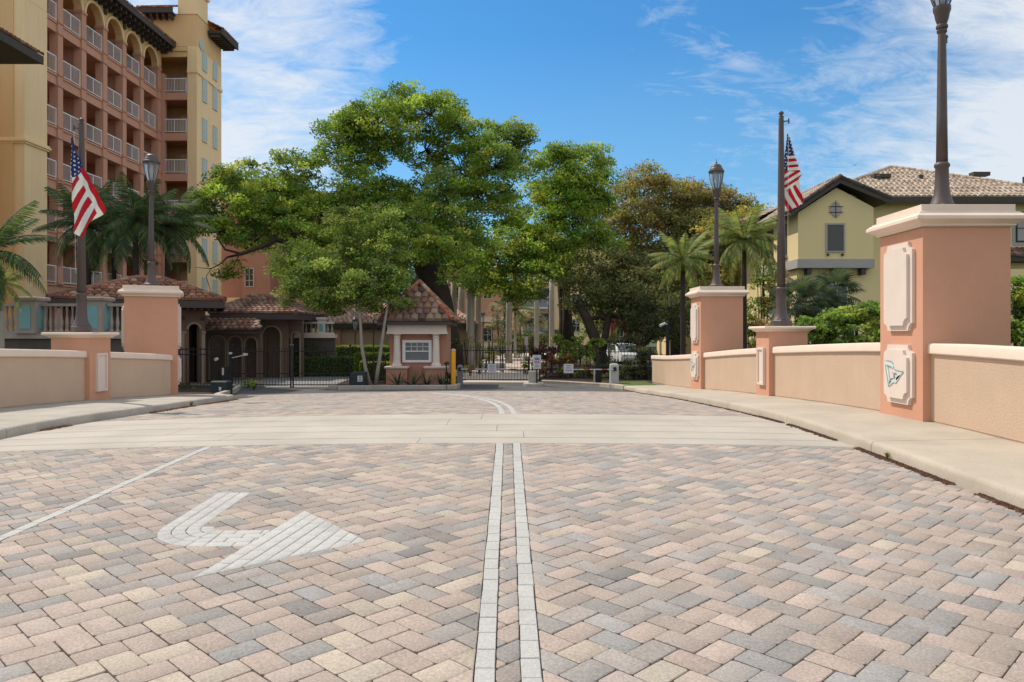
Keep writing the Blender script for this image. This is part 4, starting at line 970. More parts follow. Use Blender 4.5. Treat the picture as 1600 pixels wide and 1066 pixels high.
# right part windows + awning
window(YH, Matrix.Translation(Vector((28.15, 41.59, 5.05))-YH.location), 1.2, 1.35, 0, 1, mat('dark frame', (.02, .02, .025), .5, 0), t=.08)
q = MB(Matrix.Translation(Vector((28.15, 41.60, 5.05))-YH.location)); q.box(-.85, .85, -.035, -.0, -.25, 1.6); q.build('window_surround', M_trimg, YH)
hb('porch_fascia', M_fascia, (26.0, 28.3, 40.7, 41.6, 3.85, 4.12))
mb = MB(); tile_slope((25.9, 40.6, 4.15), (28.4, 40.6, 4.15), (28.0, 41.6, 4.6), (26.2, 41.6, 4.6), .3, .4, BRNT, mb=mb); tag(mb.build('porch_roof_tiles', M_tile, YH, fix=False, world=True), kind='stuff')
# main roof: apex with two long hips
ez = 7.28; A_, B_, D_ = (16.3, 40.9, ez), (31.2, 40.9, ez), (31.2, 56, ez); E_ = (14.3, 56, ez); RA = (24.45, 49.0, 10.55)
q = MB(); q.add([A_, B_, D_, E_, RA], [(0, 1, 4), (1, 2, 4), (2, 3, 4), (3, 0, 4)]); q.build('main_roof_deck', M_fascia, YH, world=True)
mb = MB()
tile_slope(A_, B_, RA, RA, .30, .42, TANT, mb=mb); tile_slope(B_, D_, RA, RA, .30, .42, TANT, mb=mb); tile_slope(E_, A_, RA, RA, .30, .42, TANT, mb=mb)
ridge(mb, Vector(A_)+Vector((0, 0, .1)), Vector(RA)+Vector((0, 0, .1)), .13, TANT); ridge(mb, Vector(B_)+Vector((0, 0, .1)), Vector(RA)+Vector((0, 0, .1)), .13, TANT)
tag(mb.build('main_roof_tiles', M_tile, YH, fix=False, world=True), kind='stuff')
hb('main_fascia', M_fascia, (19.7, 31.3, 40.84, 40.94, ez-.30, ez+.02)); hb('main_soffit', M_fascia, (19.7, 31.2, 40.94, 41.6, ez-.08, ez-.02))
# roof vents
def onroof(x, d):                      # a point on the front slope
    t = (d-40.9)/(49.0-40.9); return Vector((x, d, ez+t*(RA[2]-ez)))
for x, d, wv in ((22.0, 45.6, 1.0), (28.2, 46.2, 1.0)):
    p = onroof(x, d); hb('roof_vent', M_fascia, (p.x-wv/2, p.x+wv/2, p.y-.5, p.y, p.z+.02, p.z+.24))
for x, d in ((21.7, 45.0), (24.3, 45.2), (30.0, 44.6)):
    p = onroof(x, d); q = MB(); q.lathe(p.x, p.y, [(.12, p.z-.1), (.12, p.z+.30), (.15, p.z+.31), (.02, p.z+.40)], 8); q.build('vent_pipe', M_fascia, YH, world=True)
# left wing roof
q = MB(); q.add([(13.9, 45, 6.45), (17.2, 45, 7.9), (17.2, 56, 7.9), (13.9, 56, 6.45)], [(0, 1, 2, 3)]); q.build('wing_roof_deck', M_fascia, YH, world=True)
mb = MB(); tile_slope((14.0, 56, 6.5), (14.0, 45, 6.5), (17.2, 45, 7.95), (17.2, 56, 7.95), .3, .42, TANT, mb=mb); tag(mb.build('wing_roof_tiles', M_tile, YH, fix=False, world=True), kind='stuff')
# ================================================================== GATEHOUSE
GH = thing('gatehouse', 'small salmon gatehouse with white window, two columns and a steep clay tile pyramid roof', 'gatehouse', (-3.57, 31.0, GZ))
gz = GZ+.12; x0, x1, y0, y1 = -4.68, -2.42, 30.35, 32.4; ez = .36
M_ghs = mat('gatehouse salmon stucco', (.42, .21, .145), .9, .08, 1.5, .2, 50, streak=.08)
M_ghw = mat('gatehouse cream trim', (.70, .60, .53), .8, .06, 2, .1, 50)
q = MB(); q.box(x0, x1, y0, y1, gz, ez-.02); q.build('wall', M_ghs, GH, world=True)
q = MB(); q.box(x0-.03, x1+.0, 29.92, y0-.003, .085, ez); q.box(x0-.06, x1+.03, 29.88, y0-.003, .0, .083); q.build('lintel', M_ghw, GH, world=True)
for cx in (-4.36, -2.83):
    q = MB(); q.box(cx-.40, cx+.42, 29.9, y0-.003, gz-.1, -1.36); pd = q.build('pedestal', M_ghs, GH, world=True)
    q = MB(); q.molding(cx+.01, 30.12, .41, .23, [(.0, -1.36), (.03, -1.35), (.06, -1.31), (.06, -1.27), (.0, -1.26)]); q.build('pedestal_cap', M_ghw, GH, world=True)
    q = MB(); q.lathe(cx, 30.12, [(.20, -1.26), (.20, -1.20), (.17, -1.18), (.17, -1.15), (.142, -1.12), (.14, -.8), (.122, -.16), (.15, -.14), (.15, -.12), (.125, -.11), (.125, -.07), (.17, -.03), (.17, -.001)], 16); q.build('column', M_ghw, GH, 40, world=True)
Mw = Matrix.Translation(Vector((-3.595, y0, -1.06))-GH.location)
q = MB(Mw); [q.box(*b_) for b_ in ((-.58, -.46, -.07, 0, -.06, .82), (.46, .58, -.07, 0, -.06, .82), (-.46, .46, -.07, 0, .72, .82), (-.46, .46, -.07, 0, -.06, .03), (-.46, .46, -.05, -.013, .36, .40))]
wf = q.build('window', mat('bright white frame', (.78, .76, .74), .6, 0), GH)
q = MB(Mw); q.box(-.46, .46, -.012, -.002, .03, .72); q.build('pane', mat('reflective pane', (.10, .12, .14), .12, .2, 2, spec=.9), wf)
for k in range(1, 4): q = MB(Mw); x = -.46+.23*k; q.box(x-.011, x+.011, -.04, -.013, .40, .72); q.build('glazing_bar', M_frame, wf)
q = MB(Mw); q.box(-.46, .46, -.04, -.014, .55, .572); q.build('glazing_bar', M_frame, wf)
for k in range(9): q = MB(Mw); z = .06+k*.034; q.box(-.45, .45, -.02, -.0125, z, z+.012); q.build('blind_slat', mat('blind grey', (.22, .24, .26), .7, 0), wf)
q = MB(); q.box(-5.0, -2.27, 29.72, 33.0, ez+.005, ez+.06); q.build('soffit', M_fascia, GH, world=True)
q = MB(); q.box(-5.06, -2.19, 29.62, 29.70, ez-.02, ez+.13); q.box(-5.06, -2.19, 33.0, 33.08, ez-.02, ez+.13); q.box(-5.06, -4.98, 29.702, 32.998, ez-.02, ez+.13); q.box(-2.27, -2.19, 29.702, 32.998, ez-.02, ez+.13); q.build('fascia', M_fascia, GH, world=True)
ge = ez+.14; ap = (-3.62, 31.35, 2.05); cor = [(-5.1, 29.6, ge), (-2.15, 29.6, ge), (-2.15, 33.1, ge), (-5.1, 33.1, ge)]
q = MB(); q.add(cor+[ap], [(0,1,4),(1,2,4),(2,3,4),(3,0,4)]); q.build('roof_deck', M_fascia, GH, world=True)
tw, tl = .30, .34; seg = 5; th = tw*.3; tm = MB(); P = []
for vv, lift in ((-.02, th*.6), (tl*1.12, 0)): P.append([Vector((-math.cos(math.pi*s/seg)*tw*.5, vv, math.sin(math.pi*s/seg)*th+lift)) for s in range(seg+1)])
w_ = seg+1; tm.add(P[0]+P[1]+[(-tw*.5, -.02, 0), (tw*.5, -.02, 0)], [(i, i+1, w_+i+1, w_+i) for i in range(seg)]+[tuple([2*w_]+list(range(seg+1))+[2*w_+1])])
tme = tm.mesh('roof_tile', M_tile1, 40)
GHT = [(.20, .115, .078), (.25, .165, .115), (.16, .092, .065), (.28, .20, .14), (.21, .125, .082), (.18, .12, .095), (.10, .062, .05)]
cnt = [250]; rest = MB()
for i in range(4): tile_slope(cor[i], cor[(i+1) % 4], ap, ap, tw, tl, GHT, mb=rest, parent=GH, me=tme, count=cnt)
if rest.v: tag(rest.build('far_roof_tiles', M_tile, GH, fix=False, world=True), kind='stuff')
for i in range(4):                               # hip caps, one by one
    a, b_ = Vector(cor[i])+Vector((0, 0, .10)), Vector(ap)+Vector((0, 0, .10)); n = 9
    for k in range(n):
        c = random.choice([(.34, .11, .055), (.42, .24, .15), (.30, .13, .08), (.45, .32, .22)])
        q = MB(); q.tube([a+(b_-a)*k/n, a+(b_-a)*(k+1.12)/n], [.10, .082], 8); ob = q.build('ridge_tile', M_tile1, GH, 50, world=True); ob.color = (*c, 1)
# ================================================================== IRON FENCES AND GATES
def picket_run(name, label, cat, a, b_, zb, h, step, group, posts=True, rails=(.10, .32, .88), r=.008, postr=.026, nopick=None):
    a, b_ = Vector(a), Vector(b_); L_ = (b_-a).length; t = (b_-a).normalized(); rz = math.atan2(t.y, t.x)
    root = thing(name, label, cat, (a.x, a.y, zb), rz, group)
    if posts:
        for x in (0, L_): q = MB(); q.box(x-postr, x+postr, -postr, postr, -.1, h+.06); q.molding(x, 0, postr, postr, [(.012, h+.06), (.012, h+.08), (-.02, h+.11)]); q.build('post', M_iron, root)
    for k in rails: q = MB(); q.box(postr, L_-postr, -.016, .016, h*k-.018, h*k+.018); q.build('rail', M_iron, root)
    pk = MB(); pk.box(-r, r, -r, r, .05, h-.05); pk.add([(-r*2.0, 0, h-.05), (0, -r*1.2, h-.05), (r*2.0, 0, h-.05), (0, r*1.2, h-.05), (0, 0, h+.03)], [(0,1,4),(1,2,4),(2,3,4),(3,0,4)]); me = pk.mesh('picket', M_iron)
    n = int(L_/step)
    for i in range(1, n): inst(me, 'picket', root, (L_*i/n, 0, 0))
    return root
GG = 'black iron gates and fences'
LG0, LGM, LG1 = px(363, 606, 29.9), px(456, 606, 29.9), px(547, 606, 29.9)
zL = GZ+.03
picket_run('iron_gate', 'left leaf of the wide black iron gate beside the brown pavilions', 'gate', (LG0.x, 29.9), (LGM.x-.04, 29.9), zL, 1.55, .115, GG, rails=(.06, .34, .90))
picket_run('iron_gate', 'right leaf of the wide black iron gate, next to the dark green cabinet', 'gate', (LGM.x+.05, 29.9), (LG1.x, 29.9), zL, 1.55, .115, GG, rails=(.06, .34, .90))
picket_run('iron_fence', 'short black iron fence between the left lamp pillar and the wide gate', 'fence', (-13.6, 28.9), (-10.9, 28.9), GZ+.10, 1.5, .13, GG, rails=(.08, .82, .95))
RG0, RG1 = px(722, 597, 33.3), px(827, 597, 33.3)
picket_run('iron_gate', 'black iron gate across the sunlit entrance drive right of the gatehouse', 'gate', (RG0.x, 33.3), (RG1.x, 33.3), GZ+.03, 1.50, .125, GG, rails=(.06, .34, .9))
picket_run('iron_fence', 'black iron fence in front of the croton bed between notice sign and barrier', 'fence', (RG1.x+.45, 33.6), (px(932, 0, 33.6).x, 33.6), GZ+.10, 1.42, .14, GG, rails=(.06, .42, .92))
picket_run('iron_fence', 'black iron fence half hidden in dark bushes right of the grey barrier box', 'fence', (px(934, 0, 33.6).x+.05, 33.6), (px(1016, 0, 33.6).x, 33.6), GZ+.12, 1.3, .14, GG, rails=(.06, .42, .92))
picket_run('iron_fence', 'short dark iron fence panel between the slim pale tree stems and the gatehouse', 'fence', (px(572, 0, 30.6).x, 30.6), (px(602, 0, 30.6).x, 30.6), GZ+.10, 1.05, .06, GG, rails=(.06, .9), r=.014)
# ================================================================== BARRIERS, SIGNS, BOXES
M_yellow = mat('yellow post paint', (.72, .34, .02), .6, .08, 5)
M_grey = mat('light grey enamel', (.42, .44, .44), .5, .06, 3)
M_sign = mat('white sign face', (.50, .52, .56), .5, .03, 4)
M_red = mat('red reflective', (.36, .07, .05), .5, 0); M_ink = mat('dark sign ink', (.06, .07, .14), .7, 0); M_ired = mat('red sign ink', (.55, .06, .08), .7, 0)
M_slate = mat('dark slate green box', (.022, .033, .038), .55, .1, 2)
M_beige = mat('beige metal', (.40, .37, .32), .6, .08, 3)
p = px(708.5, 606, 29.2); YP = thing('yellow_post', 'yellow bollard post at the right corner of the gatehouse', 'bollard', (p.x, 29.2, GZ+.1))
q = MB(); q.lathe(0, 0, [(.085, -.1), (.085, 1.38), (.07, 1.42), (.03, 1.44)], 14); q.build('post_body', M_yellow, YP, 40)
q = MB(); q.lathe(0, 0, [(.086, 1.36), (.09, 1.365), (.09, 1.40), (.072, 1.425)], 14, cap=False); q.build('reflective_band', M_grey, YP, 40)
q = MB(); q.lathe(0, 0, [(.12, -.1), (.12, .02), (.09, .05)], 14); q.build('post_footing', M_kerbg, YP, 40)
def barrier(label, bx, y, zb, arm_to, sz, signx, armz, w_=.32, d_=.36, h=.82, m=M_grey):
    r = thing('gate_barrier', label, 'barrier', (bx, y, zb), 0, 'lifting arm barriers')
    q = MB(); q.rings([[(-w_/2+e, -d_/2+e, z), (w_/2-e, -d_/2+e, z), (w_/2-e, d_/2-e, z), (-w_/2+e, d_/2-e, z)] for e, z in ((0, 0), (0, h-.07), (.02, h-.03), (.07, h))]); q.build('barrier_housing', m, r)
    q = MB(); q.box(-.05, .05, -d_/2-.006, -d_/2-.001, h-.17, h-.13); q.build('badge', M_ink, r)
    L_ = arm_to-bx; s = 1 if L_ > 0 else -1; n = 8; ay = -d_/2-.05
    q = MB(); q.lathe(0, ay, [(.05, armz-.02)], 3) if False else q.box(-.06, .06, ay-.03, -d_/2-.002, armz-.06, armz+.06); q.build('arm_clamp', M_iron, r)
    for k in range(n):
        a, b_ = s*w_*.2+(L_-s*w_*.2)*k/n, s*w_*.2+(L_-s*w_*.2)*(k+1)/n; q = MB(); q.box(min(a, b_), max(a, b_), ay-.075, ay-.032, armz-.018, armz+.018); q.build('arm_section', M_red if k % 3 == 1 else M_sign, r)
    sx = signx-bx; q = MB(); q.box(sx-sz[0]/2, sx+sz[0]/2, ay-.10, ay-.078, armz-.03-sz[1]*.35, armz+sz[1]*.65); so_ = q.build('arm_sign', M_sign, r)
    rr = random.Random(int(abs(bx)*100))
    for k in range(4):
        z = armz+sz[1]*(.5-k*.2); ww = sz[0]*rr.uniform(.22, .38); q = MB(); q.box(sx-ww, sx+ww, ay-.103, ay-.1005, z-.018, z); q.build('sign_line', M_ink if k != 2 else M_ired, so_)
    return r
pb = px(959.5, 603, 30.2); barrier('barrier with pale grey housing at the right kerb, arm reaching left', pb.x, 30.2, GZ+.10, px(884, 0, 30).x, (.38, .33), px(888, 0, 30).x, .62, h=.84)
pb = px(719, 603, 30.4); barrier('barrier beside the yellow post with its arm across the drive and a grey sign', pb.x, 30.4, GZ+.02, px(807, 0, 30.3).x, (.33, .32), px(769, 0, 30.3).x, .70, w_=.22, d_=.25, h=.86, m=mat('dull grey enamel', (.18, .19, .20), .6, .1, 3))
isl = MB(); cx, cy = px(834, 604, 31).x, 31.0
isl.lathe(cx, cy, [(.42, GZ-.1), (.42, GZ+.10), (.38, GZ+.14)], 14); io = isl.build('sign_island', M_kerbg); tag(io, kind='structure')
SG = thing('notice_sign', 'white notice sign with blue and red writing beside the beige cabinet', 'sign', (px(839, 0, 30.8).x, 30.8, GZ+.14))
q = MB(); q.box(-.03, .03, -.02, .02, -.05, 1.1); q.build('sign_post', M_iron, SG)
q = MB(); q.box(-.16, .16, -.045, -.021, .56, 1.12); q.build('sign_panel', M_sign, SG)
for z, w_, h_, m in ((1.04, .04, .02, M_ink), (.975, .10, .035, M_ink), (.93, .09, .03, M_ink), (.865, .11, .02, M_ink), (.81, .10, .035, M_ired), (.74, .03, .02, M_ired), (.68, .09, .015, M_ink), (.64, .08, .015, M_ink)):
    q = MB(); q.box(-w_, w_, -.0485, -.0455, z-h_/2, z+h_/2); q.build('sign_line', m, SG)
KP = thing('keypad_box', 'beige metal cabinet standing left of the white notice sign', 'cabinet', (px(832.5, 0, 30.9).x, 31.0, GZ+.14))
q = MB(); q.rings([[(-.17, -.16, z), (.17, -.16, z), (.17, .16, z), (-.17, .16, z)] for z in (-.04, .44)]+[[(-.15, -.14, .47), (.15, -.14, .47), (.15, .14, .47), (-.15, .14, .47)]]); q.build('cabinet_body', M_beige, KP)
q = MB(); q.box(-.13, .13, -.168, -.161, .05, .40); q.build('cabinet_door', M_beige, KP)
BP = thing('black_pedestal', 'black reader pedestal with a slim silver tube left of the grey barrier housing', 'pedestal', (px(935, 0, 31.5).x, 31.5, GZ+.1))
q = MB(); q.box(-.10, .12, -.1, .1, 0, .55); q.box(-.06, .08, -.08, .08, .55, 1.15); q.build('pedestal_body', M_iron, BP)
q = MB(); q.lathe(-.17, -.05, [(.03, 0), (.03, .5), (.01, .52)], 8); q.build('tube_post', M_grey, BP)
# left utility boxes
p = px(346, 615, 26.3)
UB = thing('utility_box', 'dark slate utility box with a small white badge at the end of the left pavement', 'utility box', (p.x, 26.3, p.z), math.radians(-8), 'dark ground boxes')
q = MB(); q.rings([[(-.29, -.2, z), (.29, -.2, z), (.29, .22, z), (-.29, .22, z)] for z in (-.1, .40)]+[[(-.26, -.17, .43), (.26, -.17, .43), (.26, .19, .43), (-.26, .19, .43)]]); q.build('box_body', M_slate, UB)
q = MB(); q.prism([(-.045, .10), (0, .06), (.045, .10), (.045, .20), (-.045, .20)], lambda u, v, d: (u+.06, -.2-d, v+.04), .002, .008); q.build('badge', M_sign, UB)
IC = thing('intercom', 'black intercom stand with a grey hooded head above the slate utility box', 'intercom', (px(353.5, 0, 27.2).x, 27.2, GZ+.1))
q = MB(); q.box(-.13, .13, -.1, .12, 0, .45); q.box(-.12, .12, -.1, .10, .45, .86); q.build('stand', M_iron, IC)
q = MB(); q.box(-.10, -.04, -.14, -.101, .55, .80); q.build('reader', M_grey, IC)
q = MB(); q.lathe(-.30, 0, [(.025, 0), (.025, 1.15)], 8); q.build('side_post', M_iron, IC)
q = MB(); q.tube([(-.30, -.02, 1.12), (-.34, -.12, 1.10)], [.05, .06], 8); q.build('reader_lamp', M_grey, IC)
U2 = thing('utility_box', 'dark green cabinet with a white notice at the foot of the slim pale tree stems', 'utility box', (px(561, 0, 29).x, 29.0, GZ+.13), 0, 'dark ground boxes')
q = MB(); q.rings([[(-.28, -.2, z), (.28, -.2, z), (.28, .22, z), (-.28, .22, z)] for z in (-.1, .50)]+[[(-.25, -.17, .54), (.25, -.17, .54), (.25, .19, .54), (-.25, .19, .54)]]); q.build('box_body', M_slate, U2)
q = MB(); q.box(-.02, .17, -.208, -.202, .18, .42); nn_ = q.build('notice', M_sign, U2)
q = MB(); q.box(-.015, .165, -.2105, -.2085, .385, .415); q.build('notice_band', M_ired, nn_); q = MB(); q.lathe(.075, 0, [(.001, 0)], 3) if False else q.box(.05, .105, -.2105, -.2085, .30, .35); q.box(.0, .15, -.2105, -.2085, .24, .255); q.box(.0, .15, -.2105, -.2085, .21, .222); q.build('notice_mark', M_ink, nn_)
GO = thing('gate_operator', 'thin black gate operator post with small white camera heads by the left gate', 'gate post', (px(361, 0, 28.6).x, 28.6, GZ+.1))
q = MB(); q.box(-.03, .03, -.03, .03, 0, 1.25); q.build('post', M_iron, GO); q = MB(); q.box(-.04, .05, -.12, -.0, 1.25, 1.32); q.build('camera_head', M_sign, GO)
q = MB(); q.tube([(0, 0, 1.1), (.55, -.05, 1.22)], .015, 6); q.box(.5, .62, -.15, .02, 1.2, 1.28); q.build('camera_arm', M_sign, GO)
CM = thing('security_camera', 'white security camera on a black post behind the far right wall end', 'security camera', (px(1043, 0, 32).x, 32.0, GZ+.1))
q = MB(); q.box(-.06, .06, -.06, .06, 0, 2.48); q.build('post', M_iron, CM); q = MB(); q.lathe(0, 0, [(.07, 2.48), (.06, 2.53), (.02, 2.56)], 10); q.build('post_cap', M_iron, CM)
q = MB(); q.tube([(-.02, -.05, 2.42), (-.18, -.12, 2.40)], .025, 6); q.tube([(-.12, -.10, 2.44), (-.36, -.22, 2.34)], [.055, .06], 8); q.build('camera_housing', M_sign, CM)
# ================================================================== BROWN GATE PAVILIONS
fnF = lambda y: (lambda u, v, d: (u, y+d, v))
PV = thing('brown_pavilion', 'nearest brown pavilion with one visible arch and hipped tile roof, left of the gates', 'pavilion', (-12.25, 31, GZ), math.radians(21), group='brown tiled gate pavilions')
q = MB(); arch_wall(q, -17.0, -12.25, GZ, 1.0, [(-12.84, -12.44, .20), (-16.4, -15.8, .2)], fnF(31), 0, .3); q.build('front_wall', M_brown, PV, world=True)
for bb in ((-17.0, -16.7, 31.3, 35, GZ, 1.0), (-12.55, -12.25, 31.3, 31.9, GZ, 1.0), (-12.55, -12.25, 33.4, 34.2, GZ, 1.0)): q = MB(); q.box(*bb); q.build('side_wall', M_brown, PV, world=True)
q = MB(); arch_trim(q, -12.64, .20, .20, None, fnF(31), -.05, -.002, .09); q.build('arch_trim', M_brown2, PV, world=True)
for bb in ((-13.2, -12.93, 30.93, 30.99, .02, .11), (-12.35, -12.2, 30.93, 30.99, .02, .11)): q = MB(); q.box(*bb); q.build('capital', M_brown2, PV, world=True)
q = MB(); q.box(-13.15, -13.0, 30.95, 30.998, GZ, .0); q.box(-12.36, -12.23, 30.95, 30.998, GZ, .0); q.build('pilaster', M_brown2, PV, world=True)
for x in (-13.05, -12.33): q = MB(); q.lathe(0, 0, [(.09, 0), (.09, .03), (.05, .04)], 12); q.v = [(x-PV.location.x+a, 30.995-b_-PV.location.y if False else 30.995-c_-PV.location.y, .62+b_-PV.location.z) for a, b_, c_ in q.v]; q.build('roundel', M_fascia, PV)
q = MB(); q.box(-16.9, -12.6, 34.2, 34.5, GZ, 1.0); q.build('rear_wall', M_brown, PV, world=True)
hip(PV, -17.6, -11.5, 30.0, 35.2, 1.30, -14.9, -13.9, 32.6, 2.25, REDT, .26, .36)
for k in range(5): q = MB(); x = -12.9+k*.25; q.box(x, x+.09, 30.15, 30.98, .93, 1.08); q.build('eave_bracket', M_fascia, PV, world=True)
AC = thing('brown_arcade', 'low brown arcade with three arches and sloping tiled roof joining the pavilions', 'arcade', (-11.5, 34, GZ))
xs3 = [(px(327, 0, 35).x, px(353, 0, 35).x), (px(356, 0, 35).x, px(379, 0, 35).x), (px(382, 0, 35).x, px(402, 0, 35).x)]
q = MB(); arch_wall(q, -13.9, -11.3, GZ, .10, [(a, b_, -.42) for a, b_ in xs3], fnF(35), 0, .25); q.build('arcade_wall', M_brown, AC, world=True)
for a, b_ in xs3: q = MB(); arch_trim(q, (a+b_)/2, (b_-a)/2-.03, -.42, GZ, fnF(35), -.04, -.002, .05); q.build('arch_trim', M_brown2, AC, world=True)
q = MB(); q.box(-17, -10.6, 37, 37.2, GZ, .9); q.build('rear_wall', M_brown, AC, world=True)
q = MB(); q.box(-14, -11.05, 34.5, 34.6, .0, .16); q.build('fascia', M_fascia, AC, world=True)
mb = MB(); tile_slope((-14, 34.45, .18), (-11.0, 34.45, .18), (-12.1, 36.5, .98), (-14, 36.5, .98), .26, .36, BRNT, mb=mb); tag(mb.build('roof_tiles', M_tile, AC, fix=False, world=True), kind='stuff')
P2_ = thing('brown_pavilion', 'farther brown pavilion with wide trimmed arch under a tiled hip roof behind the left gate', 'pavilion', (-12, 37, GZ), group='brown tiled gate pavilions')
X = lambda x, d=36.5: px(x, 0, d).x
q = MB(); arch_wall(q, X(404), X(449), GZ, .72, [(X(411), X(438), -.08)], fnF(36.5), 0, .3); q.build('front_wall', M_brown, P2_, world=True)
q = MB(); arch_wall(q, X(449)+.002, X(449)+.62, GZ, .72, [(X(449)+.12, X(449)+.48, -.1)], fnF(36.9), 0, .25); q.build('side_wall', M_brown, P2_, world=True)
q = MB(); arch_trim(q, (X(411)+X(438))/2, (X(438)-X(411))/2, -.08, GZ, fnF(36.5), -.06, -.002, .10); q.build('arch_trim', M_brown2, P2_, world=True)
q = MB(); arch_trim(q, X(449)+.30, .18, -.1, GZ, fnF(36.9), -.05, -.002, .06); q.build('arch_trim', M_brown2, P2_, world=True)
q = MB(); q.box(X(404), X(404)+.3, 36.8, 41, GZ, .72); q.box(X(404), X(449), 41, 41.2, GZ, .72); q.build('rear_wall', M_brown, P2_, world=True)
q = MB(); q.lathe(X(425), 38.2, [(.02, .7), (.02, .25), (.14, .2), (.17, .0), (.1, -.15), (.02, -.2)], 8); q.build('hanging_lantern', M_iron, P2_, world=True)
hip(P2_, X(333, 36), X(466, 36), 35.6, 41.8, .95, X(395, 39), X(432, 39), 38.7, 1.85, BRNT, .26, .36)
# ================================================================== BALUSTRADES
M_stone = mat('weathered cast stone', (.37, .32, .28), .9, .15, 2, .3, 50, streak=.12)
M_aqua = mat('aqua panel paint', (.20, .40, .43), .7, .06, 3)
M_dwall = mat('dark grey retaining wall', (.11, .095, .085), .9, .15, .8, .3, 30, streak=.1)
bal = MB(); bal.lathe(0, 0, [(.07, 0), (.07, .05), (.045, .07), (.05, .12), (.075, .22), (.08, .28), (.06, .38), (.038, .50), (.034, .58), (.045, .62), (.04, .66), (.055, .70), (.06, .74), (.06, .80)], 8); bal_me = bal.mesh('baluster', M_stone, 50)
def balustrade(label, d, segs, posts, ztop, zbot, wz, lw=None, step=.185, sx=.82, panels=True, tm=M_stone):
    """segs: pixel spans with balusters; posts: pixel spans of square posts"""
    a0 = min([s[0] for s in segs]+[p_[0] for p_ in posts]); r = thing('balustrade', label, 'balustrade', (px(a0, 0, d).x, d, zbot), 0, 'stone balustrades left of the gates'); H = ztop-zbot
    for a, b_ in segs:
        xa, xb = px(a, 0, d).x, px(b_, 0, d).x; q = MB(); q.box(xa, xb, d-.12, d+.12, ztop-.10, ztop); q.build('handrail', tm, r, world=True); q = MB(); q.box(xa, xb, d-.13, d+.13, zbot, zbot+.08); q.build('base_rail', tm, r, world=True)
        n = max(1, int((xb-xa)/step)); s = (H-.18)/.8
        for k in range(n): inst(bal_me, 'baluster', r, ((xa+(xb-xa)*(k+.5)/n)-r.location.x, 0, .08), (0, 0, 0), (sx, sx, s))
    for a, b_ in posts:
        xa, xb = px(a, 0, d).x, px(b_, 0, d).x; w_ = (xb-xa)/2; cx = (xa+xb)/2
        q = MB(); q.box(cx-w_*.93, cx+w_*.93, d-w_*.93, d+w_*.93, zbot, ztop+.07); q.build('post', tm, r, world=True)
        q = MB(); q.molding(cx, d, w_, w_, [(-.03, ztop+.07), (.03, ztop+.09), (.05, ztop+.16), (.05, ztop+.20), (0, ztop+.22)]); q.build('post_cap', tm, r, world=True)
        if panels:
            q = MB(); q.box(cx-w_*.5, cx+w_*.5, d-w_*.93-.02, d-w_*.93-.001, zbot+.16, ztop-.10); q.build('aqua_panel', M_aqua, r, world=True)
            q = MB(); q.box(cx+w_*.93+.001, cx+w_*.93+.02, d-w_*.5, d+w_*.5, zbot+.16, ztop-.10); q.build('aqua_panel', M_aqua, r, world=True)
    q = MB(); q.box(px(a0, 0, d).x-.02, px(max([s[1] for s in segs]+[p_[1] for p_ in posts]), 0, d).x+.1, d-.25, d+.3, zbot-.18, zbot-.001); q.build('ledge', tm, r, world=True)
    q = MB(); q.box(px(a0, 0, d).x, px(max([s[1] for s in segs]+[p_[1] for p_ in posts]), 0, d).x, d-.10, d+.25, wz, zbot-.181); q.build('retaining_wall', M_dwall, r, world=True)
    return r
balustrade('near stone balustrade with aqua panelled posts above the left wall', 27.0, [(-70, 32), (66, 135), (170, 225)], [(32, 66), (136, 169)], 1.07, .02, GZ)
balustrade('pale stone balustrade on a dark terrace wall beside the farther brown pavilion', 39.0, [(452, 497), (509, 522)], [(497, 509)], .62, -.02, GZ, step=.21, tm=M_ghw, panels=True)
# ================================================================== CAR, BIRD, SMALL LAMPS
CAR = thing('parked_car', 'white parked car half hidden by leaves beyond the croton bed', 'car', (px(972, 0, 52).x, 52, GZ+.02), math.radians(12))
M_car = mat('white car paint', (.75, .76, .77), .25, .02, 1, spec=.6); M_cgl = mat('car glass', (.06, .09, .11), .06, 0, spec=.9); M_rub = mat('tyre rubber', (.02, .02, .02), .8, .1)
prof = [(-.9, .32), (.9, .32), (.92, .60), (.88, .86), (.80, .92)]
S = [(-2.25, .45, .78, .60), (-2.18, .30, .84, .74), (-1.2, .28, .89, .93), (-.9, .28, .9, .97), (1.2, .28, .9, .98), (2.1, .30, .86, .95), (2.25, .45, .80, .80)]
q = MB(); q.rings([[(-w_, y, zb), (w_, y, zb), (w_*1.01, y, (zb+zt)/2), (w_*.94, y, zt), (-w_*.94, y, zt), (-w_*1.01, y, (zb+zt)/2)] for y, zb, w_, zt in S]); q.build('body', M_car, CAR, 35)
S2 = [(-1.25, .93, .80, .94), (-.62, .93, .68, 1.40), (.2, .93, .66, 1.47), (1.2, .93, .66, 1.42), (1.95, .93, .74, .95)]
q = MB(); q.rings([[(-.82, y, zb), (.82, y, zb), (w_, y, zt-.02), (w_*.9, y, zt), (-w_*.9, y, zt), (-w_, y, zt-.02)] for y, zb, w_, zt in S2]); q.build('roof', M_car, CAR, 35)
q = MB(); q.add([(-.70, -1.20, .99), (.70, -1.20, .99), (.60, -.67, 1.38), (-.60, -.67, 1.38)], [(0,1,2,3)]); q.v = [(x, y-.02, z+.02) for x, y, z in q.v]; q.build('windscreen', M_cgl, CAR, fix=False)
